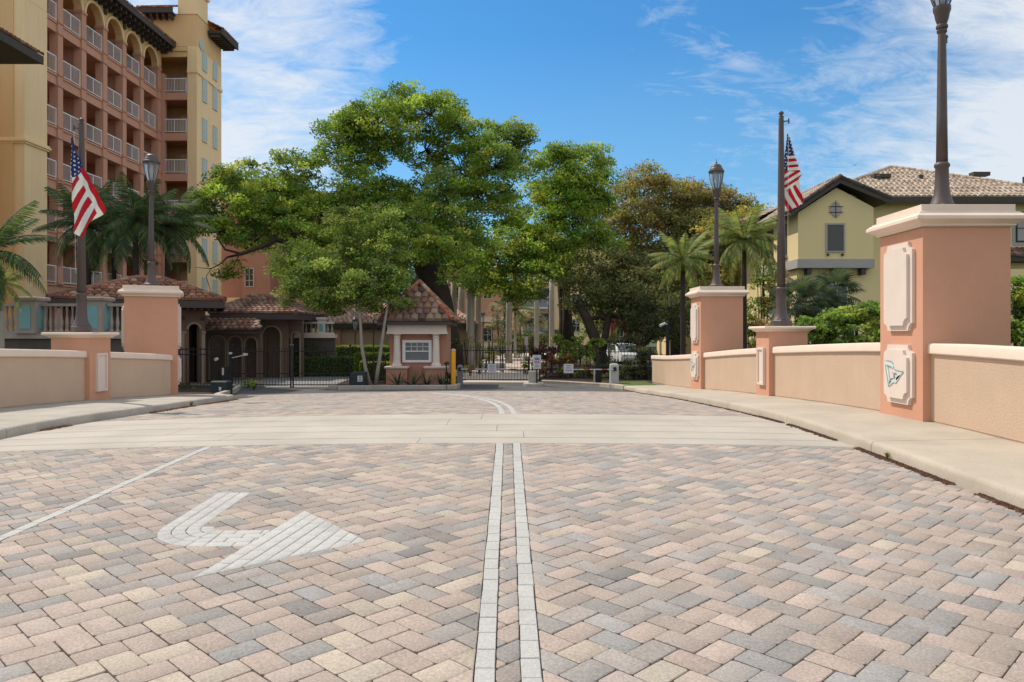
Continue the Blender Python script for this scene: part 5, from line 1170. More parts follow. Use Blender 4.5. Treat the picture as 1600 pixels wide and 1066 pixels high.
for s in (-1, 1):
    q = MB(); q.add([(s*.80, -.95, 1.0), (s*.80, 1.6, 1.0), (s*.695, 1.15, 1.36), (s*.695, -.55, 1.36)], [(0,1,2,3)]); q.v = [(x+s*.012, y, z) for x, y, z in q.v]; q.build('side_window', M_cgl, CAR, fix=False)
    q = MB(); q.box(s*.62-.14, s*.62+.14, -2.24, -2.16, .60, .72); q.build('headlight', M_glass, CAR)
    for y in (-1.4, 1.35):
        q = MB(Matrix.Translation((s*.78, y, .32)) @ Matrix.Rotation(math.pi/2, 4, 'Y')); q.lathe(0, 0, [(.20, -.1), (.32, -.1), (.32, .1), (.20, .1)], 16); wl = q.build('wheel', M_rub, CAR, 40)
        q = MB(Matrix.Translation((s*.78, y, .32)) @ Matrix.Rotation(math.pi/2, 4, 'Y')); q.lathe(0, 0, [(.19, -.09), (.19, .09)], 12); q.build('rim', M_grey, wl)
sheet('parking_lane', [(5.5, 45), (16, 45), (16, 60), (5.5, 60)], M_asph, off=.13)
BD = MB(); BD.rings([[(-.10, 0, 0), (-.10, .01, .01), (-.10, 0, .02)], [(0, -.03, 0), (0, .03, 0), (0, 0, .05)], [(.12, 0, .01), (.12, .01, .02), (.12, 0, .03)]])
BD.add([(-.04, 0, .03), (.06, 0, .03), (.02, -.30, .12), (-.04, -.28, .12)], [(0,1,2,3)]); BD.add([(-.04, 0, .03), (.06, 0, .03), (.02, .30, .12), (-.04, .28, .12)], [(0,3,2,1)])
bo = BD.build('bird', M_iron); bo.location = px(1334.5, 258.7, 80); bo.rotation_euler = (0, 0, .6); tag(bo, 'tiny dark bird flying in the sky above the yellow house roof', 'bird')
for (x, yb, yt, d, lab) in ((555, 548, 494, 43, 'small far street lamp in front of the tan hall'), (755, 545, 486, 60, 'small far street lamp among the royal palm trunks'), (857, 540, 463, 62, 'far street lamp before the yellow apartment building')):
    hgt = (522-yt)*d/F-GZ; r = thing('street_lamp', lab, 'street lamp', (px(x, 0, d).x, d, GZ), 0, 'bronze street lamps'); s = .9
    MB().lathe(0, 0, [(.12, 0), (.09, .2), (.05, .5), (.04, hgt-.75)], 8).build('lamp_pole', M_bronze, r); MB().lathe(0, 0, [(.07, hgt-.75), (.17, hgt-.3)], 8).build('globe', M_glass, r)
    MB().lathe(0, 0, [(.20, hgt-.30), (.17, hgt-.18), (.05, hgt-.05), (.01, hgt)], 8).build('lamp_hood', M_bronze, r)
SP = thing('white_marker', 'slim white sign post among the far hedges behind the iron gate', 'marker post', (px(822.5, 0, 62).x, 62, GZ))
q = MB(); q.box(-.04, .04, -.04, .04, 0, 1.2); q.box(-.14, .14, -.05, .0, 1.2, 1.9); q.build('sign_board', M_sign, SP)
# ================================================================== VEGETATION
def leafmat(name, col, tr=.35, rough=.5): return mat(name, col, rough, .10, .8, attr=True, translucent=tr, spec=.35)
M_leaf = mat('broad leaf', (2.8, 2.15, 3.3), .6, .10, .8, attr=True, translucent=.40, spec=.15); M_bark = mat('dark oak bark', (.055, .042, .034), .95, .35, 3, .8, 25, bdist=.04)
M_barkp = mat('pale bark', (.30, .26, .22), .9, .2, 4, .4, 30); M_palmb = mat('royal palm trunk', (.42, .39, .33), .85, .15, 2.5, .3, 20, streak=.15)
def leaf_mesh(name, cen, size, cols, up=.35, parent=None, rng=RNG, aspect=.55):
    """cen Nx3; rhombic leaves, bent along the midrib"""
    n = len(cen); nrm = rng.normal(size=(n, 3)); nrm[:, 2] = np.abs(nrm[:, 2])+up; nrm /= np.linalg.norm(nrm, axis=1)[:, None]
    t = rng.normal(size=(n, 3)); t -= (t*nrm).sum(1)[:, None]*nrm; t /= np.linalg.norm(t, axis=1)[:, None]; b = np.cross(nrm, t)
    s = (size*rng.uniform(.65, 1.3, n))[:, None]; h = s*aspect*.5
    P = np.stack([cen-t*s*.5, cen+b*h+nrm*h*.35, cen+t*s*.5, cen-b*h+nrm*h*.35], 1).reshape(-1, 3)
    me = bpy.data.meshes.new(name); me.vertices.add(4*n); me.vertices.foreach_set('co', P.astype(np.float32).ravel())
    me.loops.add(4*n); me.loops.foreach_set('vertex_index', np.arange(4*n, dtype=np.int32)); me.polygons.add(n)
    me.polygons.foreach_set('loop_start', np.arange(0, 4*n, 4, dtype=np.int32))
    me.update(calc_edges=True); ca = me.color_attributes.new('Col', 'FLOAT_COLOR', 'CORNER')
    c4 = np.ones((n, 4, 4), np.float32); c4[:, :, :3] = cols[:, None, :]; ca.data.foreach_set('color', c4.ravel()); me.materials.append(M_leaf)
    o = bpy.data.objects.new(name, me); C.objects.link(o)
    if parent is not None: o.parent = parent
    return o
def clumps(blobs, sub_r, dens, leaf_n, squash=.75, rng=RNG, shell=.55, keep=1.0):
    """leafy twigs through the blobs' volume -> leaf centres, clump id, clump centres"""
    cs = []
    for (c, R) in blobs:
        n = max(3, int(dens*R*R)); d = rng.normal(size=(n, 3)); d /= np.linalg.norm(d, axis=1)[:, None]
        r = R*(shell+(1.08-shell)*rng.random(n)**.6); p = np.array(c)[None]+d*r[:, None]*np.array([1, 1, squash])
        cs.append(p[rng.random(n) < keep])
    cs = np.concatenate(cs); k = len(cs); sr = sub_r*rng.uniform(.55, 1.35, k); cnt = np.maximum(4, (leaf_n*(sr/sub_r)**2)).astype(int)
    idx = np.repeat(np.arange(k), cnt); m = len(idx); d = rng.normal(size=(m, 3)); d /= np.linalg.norm(d, axis=1)[:, None]
    rr = rng.random(m)**.45; L_ = cs[idx]+d*(sr[idx]*rr)[:, None]*np.array([1.15, 1.15, .62])
    return L_, idx, cs
def tree(name, label, cat, base, trunk, blobs, sub_r, dens, leaf_n, leaf, pal, group=None, bark=None, r0=.3, shell=.55, keep=1.0, seed=1, squash=.75, twigs=.5, limbs=True, up=.35, aspect=.55):
    rng = np.random.default_rng(seed); root = thing(name, label, cat, base, 0, group); bx = np.array(base); bark = bark or M_bark
    bl = [(np.array(c)-bx, R) for c, R in blobs]; L_, idx, cs = clumps(bl, sub_r, dens, leaf_n, squash, rng, shell, keep)
    pal = np.array(pal); pick = rng.integers(0, len(pal), len(cs)); f = rng.uniform(.62, 1.45, len(cs)); cc = pal[pick]*f[:, None]
    cols = cc[idx]*rng.uniform(.75, 1.3, len(idx))[:, None]
    leaf_mesh('crown', L_, leaf, cols, up, root, rng, aspect)
    rnd = random.Random(seed); q = MB(); T = [Vector(Vector(t)-Vector(base)) for t in trunk]; n = len(T)
    def wig(a, b_, k, amp):
        pts = [a]; 
        for i in range(1, k): t = i/k; pts.append(a.lerp(b_, t)+Vector((rnd.gauss(0, amp), rnd.gauss(0, amp), rnd.gauss(0, amp*.8)+amp*math.sin(t*3.14)*1.2)))
        return pts+[b_]
    q.tube(T, [r0*(1.35 if i == 0 else 1-.45*i/n) for i in range(n)], 10)
    q.build('trunk', bark, root, True)
    if limbs:
        q = MB(); top = T[-1]; nodes = [(T[-1], r0*.5), (T[max(0, n-2)], r0*.6)]
        order = sorted(bl, key=lambda t: (Vector(t[0])-top).length)
        for c, R in order:
            c = Vector(c)+Vector((0, 0, -R*.15)); st, sr = min(nodes, key=lambda nd: (nd[0]-c).length+(0 if nd[0].z < c.z+.3 else 1.5)); ln = (c-st).length; r1 = max(.035, min(sr*.72, r0*.42, .03+ln*.035))
            p = wig(st, c, max(3, int(ln/.8)), .09*ln**.7); q.tube(p, [1.25*r1*(1-.5*i/(len(p)-1)) for i in range(len(p))], 6); nodes.append((c, r1*.55)); nodes.append((p[len(p)//2], r1*.75))
        kk = cs[rng.random(len(cs)) < twigs]; bc = np.array([c for c, R in bl])
        for c in kk:
            j = np.argmin(((bc-c)**2).sum(1)); a = Vector(bc[j]); b_ = Vector(c); m_ = a.lerp(b_, .5)+Vector((rnd.gauss(0, .1), rnd.gauss(0, .1), rnd.gauss(0, .1)))
            q.tube([a, m_, b_], [.035*min(1, r0/.25), .024*min(1, r0/.25), .008], 4, cap=False)
        q.build('limbs', bark, root, True)
    return root
GR1 = [(.085, .165, .018), (.115, .20, .022), (.065, .13, .018), (.15, .22, .03), (.05, .105, .018)]      # fresh oak green
GR2 = [(.055, .11, .02), (.04, .085, .018), (.075, .13, .025), (.10, .15, .03)]                            # darker
OLV = [(.105, .13, .03), (.13, .145, .034), (.08, .115, .028), (.14, .13, .042), (.075, .10, .024), (.12, .155, .032)]
BRN = [(.11, .08, .045), (.095, .08, .04), (.08, .095, .035), (.12, .095, .05)]
DRK = [(.026, .042, .013), (.038, .060, .018), (.022, .036, .013), (.055, .075, .022)]
LIM = [(.075, .15, .02), (.105, .19, .025), (.06, .12, .02), (.14, .21, .035)]
def bl(lst, d, dj=2.5, seed=0):
    r = random.Random(seed); return [(px(x, y, dd := d+(r.uniform(-dj, dj) if len(t) < 1 else t[0])), R*dd/F) for x, y, R, *t in lst]
# ---- the great oak
OAKB = [(590,188,52,0),(632,165,42,1),(672,178,44,-1),(700,172,30,1),(548,205,42,0),(525,235,30,-1),(610,225,40,2),(665,235,42,1),(560,255,34,1),
        (745,222,40,0),(790,218,34,1),(825,206,18,0),(720,262,42,1),(775,262,40,-1),(815,255,30,1),(690,290,30,-2),
        (450,262,30,-1),(480,250,22,0),(425,292,34,-2),(480,295,32,0),(365,290,34,-1),(335,322,34,-2),(385,335,40,-2),(440,340,44,-2),(345,358,28,-3),(318,350,24,-2),(400,375,26,-3),
        (505,330,42,-1),(555,320,44,0),(610,300,36,1),(600,345,44,-2),(540,375,42,-3),(490,385,34,-3),(650,345,42,-3),(700,330,44,-2),(690,380,40,-4),(640,395,38,-4),(745,310,36,-1),(785,330,34,0),(715,420,30,-4),(755,370,32,-2),(590,400,38,-4),
        (790,300,26,1),(365,415,14,-3),(352,432,10,-3),(310,335,22,-2),(330,300,26,-1),(355,280,24,0),(395,262,18,0),(410,320,38,-1),(372,360,30,-2),(300,365,16,-3),(445,300,34,0),(470,370,34,-3),(425,350,36,-1),(570,290,34,-1),(640,300,34,2),(735,295,34,1),(560,200,34,1),(720,200,20,0)]
tree('oak_tree', 'huge spreading live oak with fresh green clumps and dark twisting limbs behind the gatehouse', 'tree', px(690, 590, 43)[:],
     [px(692, 592, 43), px(690, 520, 43), px(680, 460, 43), px(668, 420, 43.2), px(660, 370, 43.5)], bl(OAKB, 43), .52, 21, 92, .18, GR1, r0=1.05, seed=21, shell=.50, twigs=.5, squash=.72, keep=.80)
# low limb reaching left over the pavilion
root = thing('fallen_branch', 'x', 'x') if False else None
q = MB(); o_ = [ob for ob in bpy.data.objects if ob.name == 'oak_tree'][0]; 
q.tube([px(560, 400, 42), px(490, 385, 41), px(430, 375, 40), (px(410, 385, 39.5)), px(378, 397, 39), px(355, 402, 38.8)], [.22, .17, .13, .11, .08, .05], 8)
q.tube([px(378, 397, 39), px(352, 390, 38.8), px(338, 370, 38.7)], [.07, .06, .04], 6)
q.tube([px(355, 402, 38.8), px(345, 412, 38.6), px(330, 420, 38.5), px(305, 418, 38.5)], [.05, .035, .025, .01], 6)
q.tube([px(330, 420, 38.5), px(322, 432, 38.5), px(326, 445, 38.5), px(330, 458, 38.5)], [.025, .02, .015, .008], 5)
q.build('low_limb', M_bark, o_, True, world=True)
# ---- second green tree right of the oak
T2 = [(900,262,36,0),(935,245,26,1),(880,240,20,0),(870,300,36,-1),(915,305,36,0),(860,345,40,-1),(905,350,40,-1),(835,385,36,-2),(880,395,40,-2),(925,385,30,0),(810,410,30,-2),(850,425,32,-3),(800,370,34,0),(780,405,30,-2),(770,440,26,-3),(835,455,24,-3),(810,455,22,-2),(885,430,26,-2),(740,440,22,-2),(725,410,26,-2),(845,300,26,1),(865,250,26,0),(950,275,18,1),(930,320,34,1),(900,300,34,2),(850,380,40,0),(760,440,26,-1),(795,450,24,-1),(940,380,30,1)]
tree('oak_tree', 'tall bright green oak right of the great oak, hanging low over the entrance drive', 'tree', px(886, 545, 50)[:], [px(886, 560, 50), px(884, 500, 50), px(880, 440, 50), px(872, 390, 50)], bl(T2, 48), .58, 19, 80, .20, GR1[:4]+[(.07, .15, .015)], r0=.5, seed=5, shell=.40, twigs=.35)
# ---- olive brown tree behind the right lamp
T3 = [(985,300,24,0),(1010,275,20,0),(1040,300,32,1),(1075,310,34,0),(1110,325,34,1),(1000,335,34,-1),(1045,350,38,0),(1095,360,38,-1),(1140,350,34,0),(1165,345,26,1),(1180,380,30,0),(1010,385,36,0),(1060,400,38,-1),(1120,400,36,0),(1165,415,32,0),(1200,400,20,0),(960,345,28,0),(975,395,32,0),(1130,310,24,0),(1160,330,26,0),(1080,340,38,1),(1030,330,34,1),(1140,375,38,-1),(1190,365,26,0),(1080,420,38,0),(1010,420,36,0)]
tree('oak_tree', 'olive and russet crowned tree behind the right street lamp', 'tree', px(1060, 560, 58)[:], [px(1060, 565, 58), px(1055, 480, 58), px(1050, 420, 58)], bl(T3, 58), .68, 16, 74, .22, OLV, r0=.45, seed=8, shell=.38, twigs=.45, keep=.92)
T3b = [(985,285,26,0),(1005,265,16,0),(960,300,20,0),(1030,285,22,1),(1070,295,24,1),(1105,302,20,0),(965,330,22,0)]
tree('bare_crown_tree', 'thin reddish brown half bare tree top between the green and the olive trees', 'tree', px(985, 560, 62)[:], [px(985, 565, 62), px(990, 450, 62), px(992, 360, 62)], bl(T3b, 62), .55, 15, 34, .17, BRN, r0=.35, seed=9, shell=.2, twigs=.9)
T4 = [(1130,360,40,0),(1175,350,34,1),(1205,385,30,0),(1185,420,34,-1),(1140,430,38,0),(1205,450,30,0),(1180,480,34,-1),(1120,480,34,0),(1215,490,26,0),(1080,470,34,-1)]
tree('bushy_tree', 'yellow green bushy tree between the right lamp pillar and the yellow house', 'tree', px(1165, 560, 54)[:], [px(1165, 560, 54), px(1160, 470, 54)], bl(T4, 54), .66, 17, 74, .21, [(.13,.16,.03),(.17,.19,.035),(.09,.12,.025),(.2,.18,.05)], r0=.3, seed=10, shell=.4, twigs=.3)
# ---- dark oak with leaning trunk
T5 = [(905,435,32,0),(935,410,36,1),(930,455,34,-1),(965,440,38,0),(1000,420,36,1),(1000,465,38,-1),(1035,440,34,0),(1040,485,32,0),(905,475,22,-1),(985,495,30,-1),(1065,455,30,0),(1065,500,28,0),(950,485,22,-1),(1020,515,22,-1)]
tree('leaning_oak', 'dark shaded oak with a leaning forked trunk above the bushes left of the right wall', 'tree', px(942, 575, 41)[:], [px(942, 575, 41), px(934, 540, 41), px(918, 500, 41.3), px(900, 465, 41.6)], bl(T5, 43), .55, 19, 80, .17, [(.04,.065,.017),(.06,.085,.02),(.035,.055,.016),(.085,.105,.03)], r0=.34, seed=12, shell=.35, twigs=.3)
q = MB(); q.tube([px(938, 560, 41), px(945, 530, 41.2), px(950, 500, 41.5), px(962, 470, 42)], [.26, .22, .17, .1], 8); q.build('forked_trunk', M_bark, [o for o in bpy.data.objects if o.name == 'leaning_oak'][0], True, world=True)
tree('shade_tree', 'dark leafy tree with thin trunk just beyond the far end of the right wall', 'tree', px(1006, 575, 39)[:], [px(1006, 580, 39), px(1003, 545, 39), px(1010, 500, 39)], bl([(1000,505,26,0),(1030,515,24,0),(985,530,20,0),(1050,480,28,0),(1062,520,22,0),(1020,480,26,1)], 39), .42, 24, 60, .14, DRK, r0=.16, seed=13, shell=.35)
# ---- small bright tree with two pale stems in front
T6 = [(505,430,32,0),(470,440,26,0),(450,465,18,0),(540,410,34,1),(580,425,34,0),(545,455,34,-.5),(500,470,24,0),(590,465,30,-.5),(620,440,24,0),(610,390,30,1),(560,380,34,1.5),(630,478,16,-.5),(480,405,26,1),(450,420,22,1),(520,482,16,0),(600,350,30,2),(545,348,30,2)]
tree('slim_tree', 'small bright green tree on two slim pale stems left of the gatehouse', 'tree', px(581, 607, 29.4)[:], [px(579, 607, 29.4), px(571, 575, 29.4), px(565, 540, 29.4), px(563, 500, 29.5), px(560, 470, 29.6)], bl(T6, 30.2), .36, 36, 100, .125, [(.055,.105,.016),(.075,.135,.018),(.045,.085,.015),(.10,.16,.025)], r0=.075, bark=M_barkp, seed=14, shell=.4, twigs=.3)
st = [o for o in bpy.data.objects if o.name == 'slim_tree'][0]
q = MB(); q.tube([px(586, 607, 29.4), px(591, 575, 29.4), px(596, 540, 29.4), px(601, 505, 29.5), px(606, 475, 29.6)], [.085, .07, .062, .055, .045], 8); q.build('second_stem', M_barkp, st, True, world=True)
q = MB(); q.tube([px(583, 607, 30.4), px(583.5, 560, 30.4), px(584, 500, 30.4)], [.03, .028, .025], 8); q.build('stake', M_bark, st, True, world=True)
# ---- royal palms: smooth pale trunks with crownshaft, heads lost in the oaks
def frond_mesh(name, L_, n, lw, ll, droop, cols, seed):
    r = random.Random(seed); q = MB(); pts = []
    for i in range(n+1):
        t = i/n; pts.append(Vector((L_*t*(1-.12*droop*t), 0, L_*(.30*t-droop*.62*t*t))))
    q.col = cols[1]; q.tube(pts, [.022*(1-.8*i/n)+.004 for i in range(n+1)], 4, cap=False)
    for i in range(1, n*3):
        t = i/(n*3); k = t*n; j = min(int(k), n-1); p = pts[j].lerp(pts[j+1], k-j); tg = (pts[j+1]-pts[j]).normalized(); l = ll*(math.sin(math.pi*min(1, t*.86+.12))**.6)*r.uniform(.85, 1.1)
        if t < .12: l *= .6
        for s in (-1, 1):
            d = (Vector((0, s, 0))*.80+tg*.62+Vector((0, 0, -.32-.35*t+r.uniform(-.12, .12)))).normalized(); e = p+d*l+Vector((0, 0, -.18*l)); m_ = p+d*l*.5; w_ = tg*lw*.5; c = r.choice(cols); q.col = tuple(x*r.uniform(.8, 1.2) for x in c)
            q.add([p-w_*.5, p+w_*.5, m_+w_, e, m_-w_], [(0, 1, 2, 4), (4, 2, 3)])
    return q.mesh(name, M_leaf)
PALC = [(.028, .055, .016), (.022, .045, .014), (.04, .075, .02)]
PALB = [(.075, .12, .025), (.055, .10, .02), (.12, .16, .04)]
FR = {k: [frond_mesh('frond', 1.0*L_, 9, .075, ll, dr, cols, s) for s, dr in enumerate((.5, .8, 1.1))] for k, (L_, ll, cols) in {'dark': (2.4, .58, PALC), 'bright': (2.2, .55, PALB), 'far': (2.6, .6, PALC+PALB)}.items()}
def palm(label, x, yb, yt, d, r, kind, nf=16, s=1.0, group='feather palms', seed=1, lean=0.0, bark=None, name='palm_tree', tilt=0):
    rnd = random.Random(seed); b_ = px(x, yb, d); b_.z = GZ; root = thing(name, label, 'palm tree', b_, 0, group); H = (522-yt)*d/F-GZ
    q = MB(); q.tube([(lean*math.sin(t*1.5)*.6, 0, H*t) for t in (0, .15, .4, .7, 1)], [r*1.35, r*1.05, r, r*.95, r*.8], 10); q.build('trunk', bark or M_palmb, root, True)
    if kind:
        q = MB(); q.tube([(lean*.6, 0, H-.1), (lean*.6, 0, H+.5*s)], [r*.9, r*.4], 8); q.build('crownshaft', mat('green crownshaft', (.10, .15, .04), .6, .1, 3), root, True)
        for i in range(nf):
            a = i*2.399+rnd.uniform(-.2, .2); el_ = math.radians(58-95*(i/nf)+rnd.uniform(-8, 8))
            ss = s*rnd.uniform(.85, 1.08)
            inst(FR[kind][min(2, int(3*i/nf))], 'frond', root, (lean*.6, 0, H+.45*s), (rnd.uniform(-.25, .25), -el_, a), (ss, ss, ss))
    return root
for x, yt, d, r, lab in ((709, 430, 47, .21, 'royal palm trunk nearest the gatehouse roof'), (721, 430, 50, .22, 'second royal palm trunk from the gatehouse, under the oak'), (735, 430, 46, .25, 'third and thickest royal palm trunk beyond the gatehouse'), (747, 430, 50, .21, 'fourth royal palm trunk, beside the far salmon building'),
                    (795, 450, 55, .22, 'lone pale royal palm trunk above the middle of the iron gate'), (838.5, 430, 60, .21, 'thin pale royal palm trunk in front of the grey balconies'), (862, 430, 58, .21, 'slim leaning royal palm trunk right of the grey balconies')):
    palm(lab, x, 0, yt, d, r, None, group='royal palms along the entrance drive', name='royal_palm', seed=int(x))
tree('dark_trunk_tree', 'grey straight trunk right of the far yellow building, crown merging with green leaves', 'tree', px(887, 560, 49)[:], [px(887, 570, 49), px(886, 500, 49), px(884, 440, 49)], bl([(884, 430, 20, 0), (870, 415, 20, 0), (900, 415, 20, 0)], 49), .5, 14, 30, .16, GR2, r0=.36, bark=M_bark, seed=77)
# ---- feather palms on the left in front of the apartments
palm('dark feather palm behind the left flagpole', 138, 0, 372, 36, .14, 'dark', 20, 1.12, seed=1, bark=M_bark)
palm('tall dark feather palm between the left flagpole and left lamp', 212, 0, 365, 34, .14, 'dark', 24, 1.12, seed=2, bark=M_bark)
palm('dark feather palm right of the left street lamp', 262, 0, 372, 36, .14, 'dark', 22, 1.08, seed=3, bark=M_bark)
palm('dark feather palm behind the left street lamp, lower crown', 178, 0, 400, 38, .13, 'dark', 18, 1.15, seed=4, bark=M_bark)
palm('feather palm leaning in at the far left edge of the view', -22, 0, 415, 24, .12, 'dark', 20, .95, seed=15)
palm('small bright young palm at the far left edge below the taller one', 2, 0, 455, 25.5, .10, 'bright', 12, .55, seed=6)
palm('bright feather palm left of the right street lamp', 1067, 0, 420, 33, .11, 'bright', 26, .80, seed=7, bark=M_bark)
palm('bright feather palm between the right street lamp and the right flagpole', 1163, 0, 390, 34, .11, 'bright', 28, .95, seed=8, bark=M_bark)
palm('far feather palm between the royal palm trunks', 805, 0, 492, 66, .12, 'far', 14, .9, seed=19)
palm('small feather palm above the white parked car', 952, 0, 540, 41, .08, 'bright', 12, .45, seed=20)
# fan palms
def fan_mesh(R, seed, cols):
    r = random.Random(seed); q = MB(); n = 26; q.col = cols[0]; q.tube([(0, 0, 0), (R*.8, 0, .12*R)], [.015, .01], 4)
    for i in range(n):
        a = math.radians(-125+250*i/(n-1)); l = R*.75*r.uniform(.85, 1.05); q.col = tuple(x*r.uniform(.75, 1.25) for x in r.choice(cols)); c0 = Vector((R*.8, 0, .12*R)); d = Vector((math.cos(a), math.sin(a), -.12)); e = c0+d*l+Vector((0, 0, -.22*l)); s = Vector((-math.sin(a), math.cos(a), 0))*.03; m_ = c0+d*l*.55
        q.add([c0, m_+s, e, m_-s], [(0, 1, 2, 3)])
    return q.mesh('fan_leaf', M_leaf)
FAN = [fan_mesh(1.05, s, [(.028, .05, .02), (.038, .062, .024), (.02, .038, .016)]) for s in range(3)]
def fanpalm(label, x, yt, d, s, seed):
    rnd = random.Random(seed); b_ = px(x, 0, d); b_.z = GZ; H = (522-yt)*d/F-GZ; root = thing('fan_palm', label, 'palm tree', b_, 0, 'fan palms in front of the yellow house')
    q = MB(); q.tube([(0, 0, 0), (.03, 0, H*.5), (0, 0, H)], [.16, .14, .15], 8); q.build('trunk', M_bark, root, True)
    for i in range(22):
        a = i*2.399; el_ = math.radians(70-115*i/22+rnd.uniform(-8, 8)); inst(FAN[i % 3], 'fan_leaf', root, (0, 0, H), (rnd.uniform(-.3, .3), -el_, a), (s, s, s))
fanpalm('bushy fan palm right behind the right flagpole', 1247, 474, 30, .85, 1); fanpalm('middle fan palm before the yellow house wall', 1272, 478, 31, .75, 2); fanpalm('lighter fan palm under the gable window of the yellow house', 1304, 460, 32, .85, 3)
# ---- shrubs and hedges
def shrub(name, label, cat, spans, d, pal, leaf=.09, sub=.22, dens=42, n=30, seed=1, group=None, stuff=False, dj=.4, up=.35):
    rng = np.random.default_rng(seed); b0 = px(spans[0][0], 0, d); base = np.array([b0.x, d, GZ]); r = random.Random(seed)
    b_ = [(np.array(px(x, y, d+(t[0] if t else r.uniform(-dj, dj))))-base, R*d/F) for x, y, R, *t in spans]
    leaf *= 1.15; L_, idx, cs = clumps(b_, sub, dens, int(n*1.7), .8, rng, .35); k = L_[:, 2] > 0.02; L_, idx = L_[k], idx[k]; p = np.array(pal); cc = p[rng.integers(0, len(p), len(cs))]*rng.uniform(.75, 1.25, len(cs))[:, None]
    cols = cc[idx]*rng.uniform(.75, 1.3, len(idx))[:, None]; root = thing(name, label, cat, tuple(base), 0, group); leaf_mesh('foliage', L_, leaf, cols, up, root, rng)
    q = MB()
    for c, R in b_:
        for s in range(3): 
            q.tube([(c[0]+r.uniform(-.1, .1), c[1], 0), (c[0]+r.uniform(-.4, .4)*R, c[1]+r.uniform(-.3, .3)*R, max(.1, c[2])), (c[0]+r.uniform(-.8, .8)*R, c[1], max(.15, c[2]+R*.5))], [.025, .018, .006], 5)
    q.build('stems', M_bark, root)
    return root
shrub('leafy_bush', 'bright green leafy bush behind the right wall, between the short pillar and the huge pillar', 'bush', [(1262,515,22,0),(1290,505,24,0),(1315,495,22,.3),(1340,485,24,0),(1368,492,26,0),(1300,528,26,-.3),(1345,520,30,-.3),(1390,500,30,.2),(1250,532,16,0),(1375,530,24,-.2),(1420,505,30,.2)], 22, LIM, .11, .19, 75, 52, seed=3)
shrub('leafy_bush', 'bright green leafy bush at the right edge behind the huge pillar', 'bush', [(1590,455,20,0),(1612,470,28,0),(1592,495,22,0),(1600,530,28,-.2),(1570,520,28,0),(1640,500,40,0),(1530,520,30,0)], 20, LIM, .11, .19, 75, 52, seed=4)
shrub('leafy_bush', 'tall yellow green bush against the side wall of the yellow house', 'bush', [(1195,440,22,0),(1215,470,20,0),(1190,480,24,.3),(1220,505,20,0),(1195,520,24,0),(1175,500,22,0),(1170,540,22,0),(1225,530,18,0),(1212,430,14,.3),(1188,410,18,.3)], 37.5, OLV+LIM, .13, .3, 40, 26, seed=44)
HED = [(.05, .10, .018), (.065, .125, .02), (.04, .08, .018)]
def hedge(label, x0, x1, y0, y1, z0, z1, pal, seed, n, leaf=.07):
    rng = np.random.default_rng(seed); base = np.array([(x0+x1)/2, (y0+y1)/2, z0]); hx, hy, hz = (x1-x0)/2, (y1-y0)/2, (z1-z0)
    P = rng.random((n, 3)); f = rng.integers(0, 4, n); P[f == 0, 1] = rng.random((f == 0).sum())*.08; P[f == 1, 2] = 1-rng.random((f == 1).sum())*.08; P[f == 2, 0] = (rng.random((f == 2).sum()) > .5)*1.0
    L_ = (P*np.array([2*hx, 2*hy, hz])-np.array([hx, hy, 0])); L_[:, 2] += .03*np.sin(L_[:, 0]*9)+rng.normal(0, .02, n); p = np.array(pal); cols = p[rng.integers(0, len(p), n)]*rng.uniform(.7, 1.4, n)[:, None]
    r = thing('clipped_hedge', label, 'hedge', tuple(base), 0, 'clipped hedges behind the left gate'); leaf_mesh('foliage', L_, leaf, cols, .35, r, rng); q = MB()
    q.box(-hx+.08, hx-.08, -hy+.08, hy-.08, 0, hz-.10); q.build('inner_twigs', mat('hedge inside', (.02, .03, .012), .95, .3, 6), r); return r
hedge('tall clipped hedge in front of the tan hall', px(524, 0, 42).x, px(612, 0, 42).x, 42, 43.6, GZ, px(0, 541, 42).z, LIM, 1, 30000)
hedge('lower hedge row behind the left iron gate, darker side towards us', px(463, 0, 38).x, px(560, 0, 38).x, 37.5, 39.2, GZ, px(0, 558, 38).z, HED, 2, 30000)
hedge('middle hedge between the slim stems and the gatehouse', px(556, 0, 36).x, px(612, 0, 36).x, 35.6, 37, GZ, px(0, 552, 36).z, LIM+HED, 3, 22000)
hedge('front short hedge beside the gatehouse wall', px(565, 0, 33).x, px(606, 0, 33).x, 32.6, 33.6, GZ, px(0, 566, 33).z, LIM, 4, 14000)
CRO = [(.08, .035, .015), (.14, .085, .015), (.045, .075, .015), (.10, .045, .015), (.05, .08, .015), (.06, .06, .015)]
shrub('croton_bush', 'red and orange croton bush behind the white notice sign', 'bush', [(860,560,10),(875,566,11),(892,562,10),(850,576,12),(885,580,12),(868,588,12)], 35, CRO, .11, .16, 60, 22, seed=6)
shrub('croton_bush', 'dark maroon croton clump left of the croton bed, above the fence', 'bush', [(838,548,10),(852,545,9),(862,550,9),(845,556,10)], 38, [(.035, .015, .012), (.025, .018, .012), (.05, .03, .015)], .12, .16, 60, 22, seed=7)
shrub('yellow_bush', 'yellow leaved bush right of the barrier sign', 'bush', [(920,565,8),(928,572,9),(912,575,8),(905,585,10),(930,588,10)], 35, [(.16, .16, .02), (.10, .13, .02), (.07, .10, .015)], .10, .15, 60, 22, seed=8)
shrub('yellow_bush', 'small yellow green bush beside the lawn wedge inside the gate', 'bush', [(826,563,7),(832,568,8),(820,572,6)], 40, [(.16, .19, .02), (.10, .14, .02)], .10, .14, 60, 20, seed=18)
shrub('green_bush', 'bright strap leaved green bushes above the croton bed', 'bush', [(885,545,16),(905,540,16),(920,550,14),(895,555,14),(930,540,14),(875,532,12)], 41, LIM, .16, .22, 40, 26, seed=9)
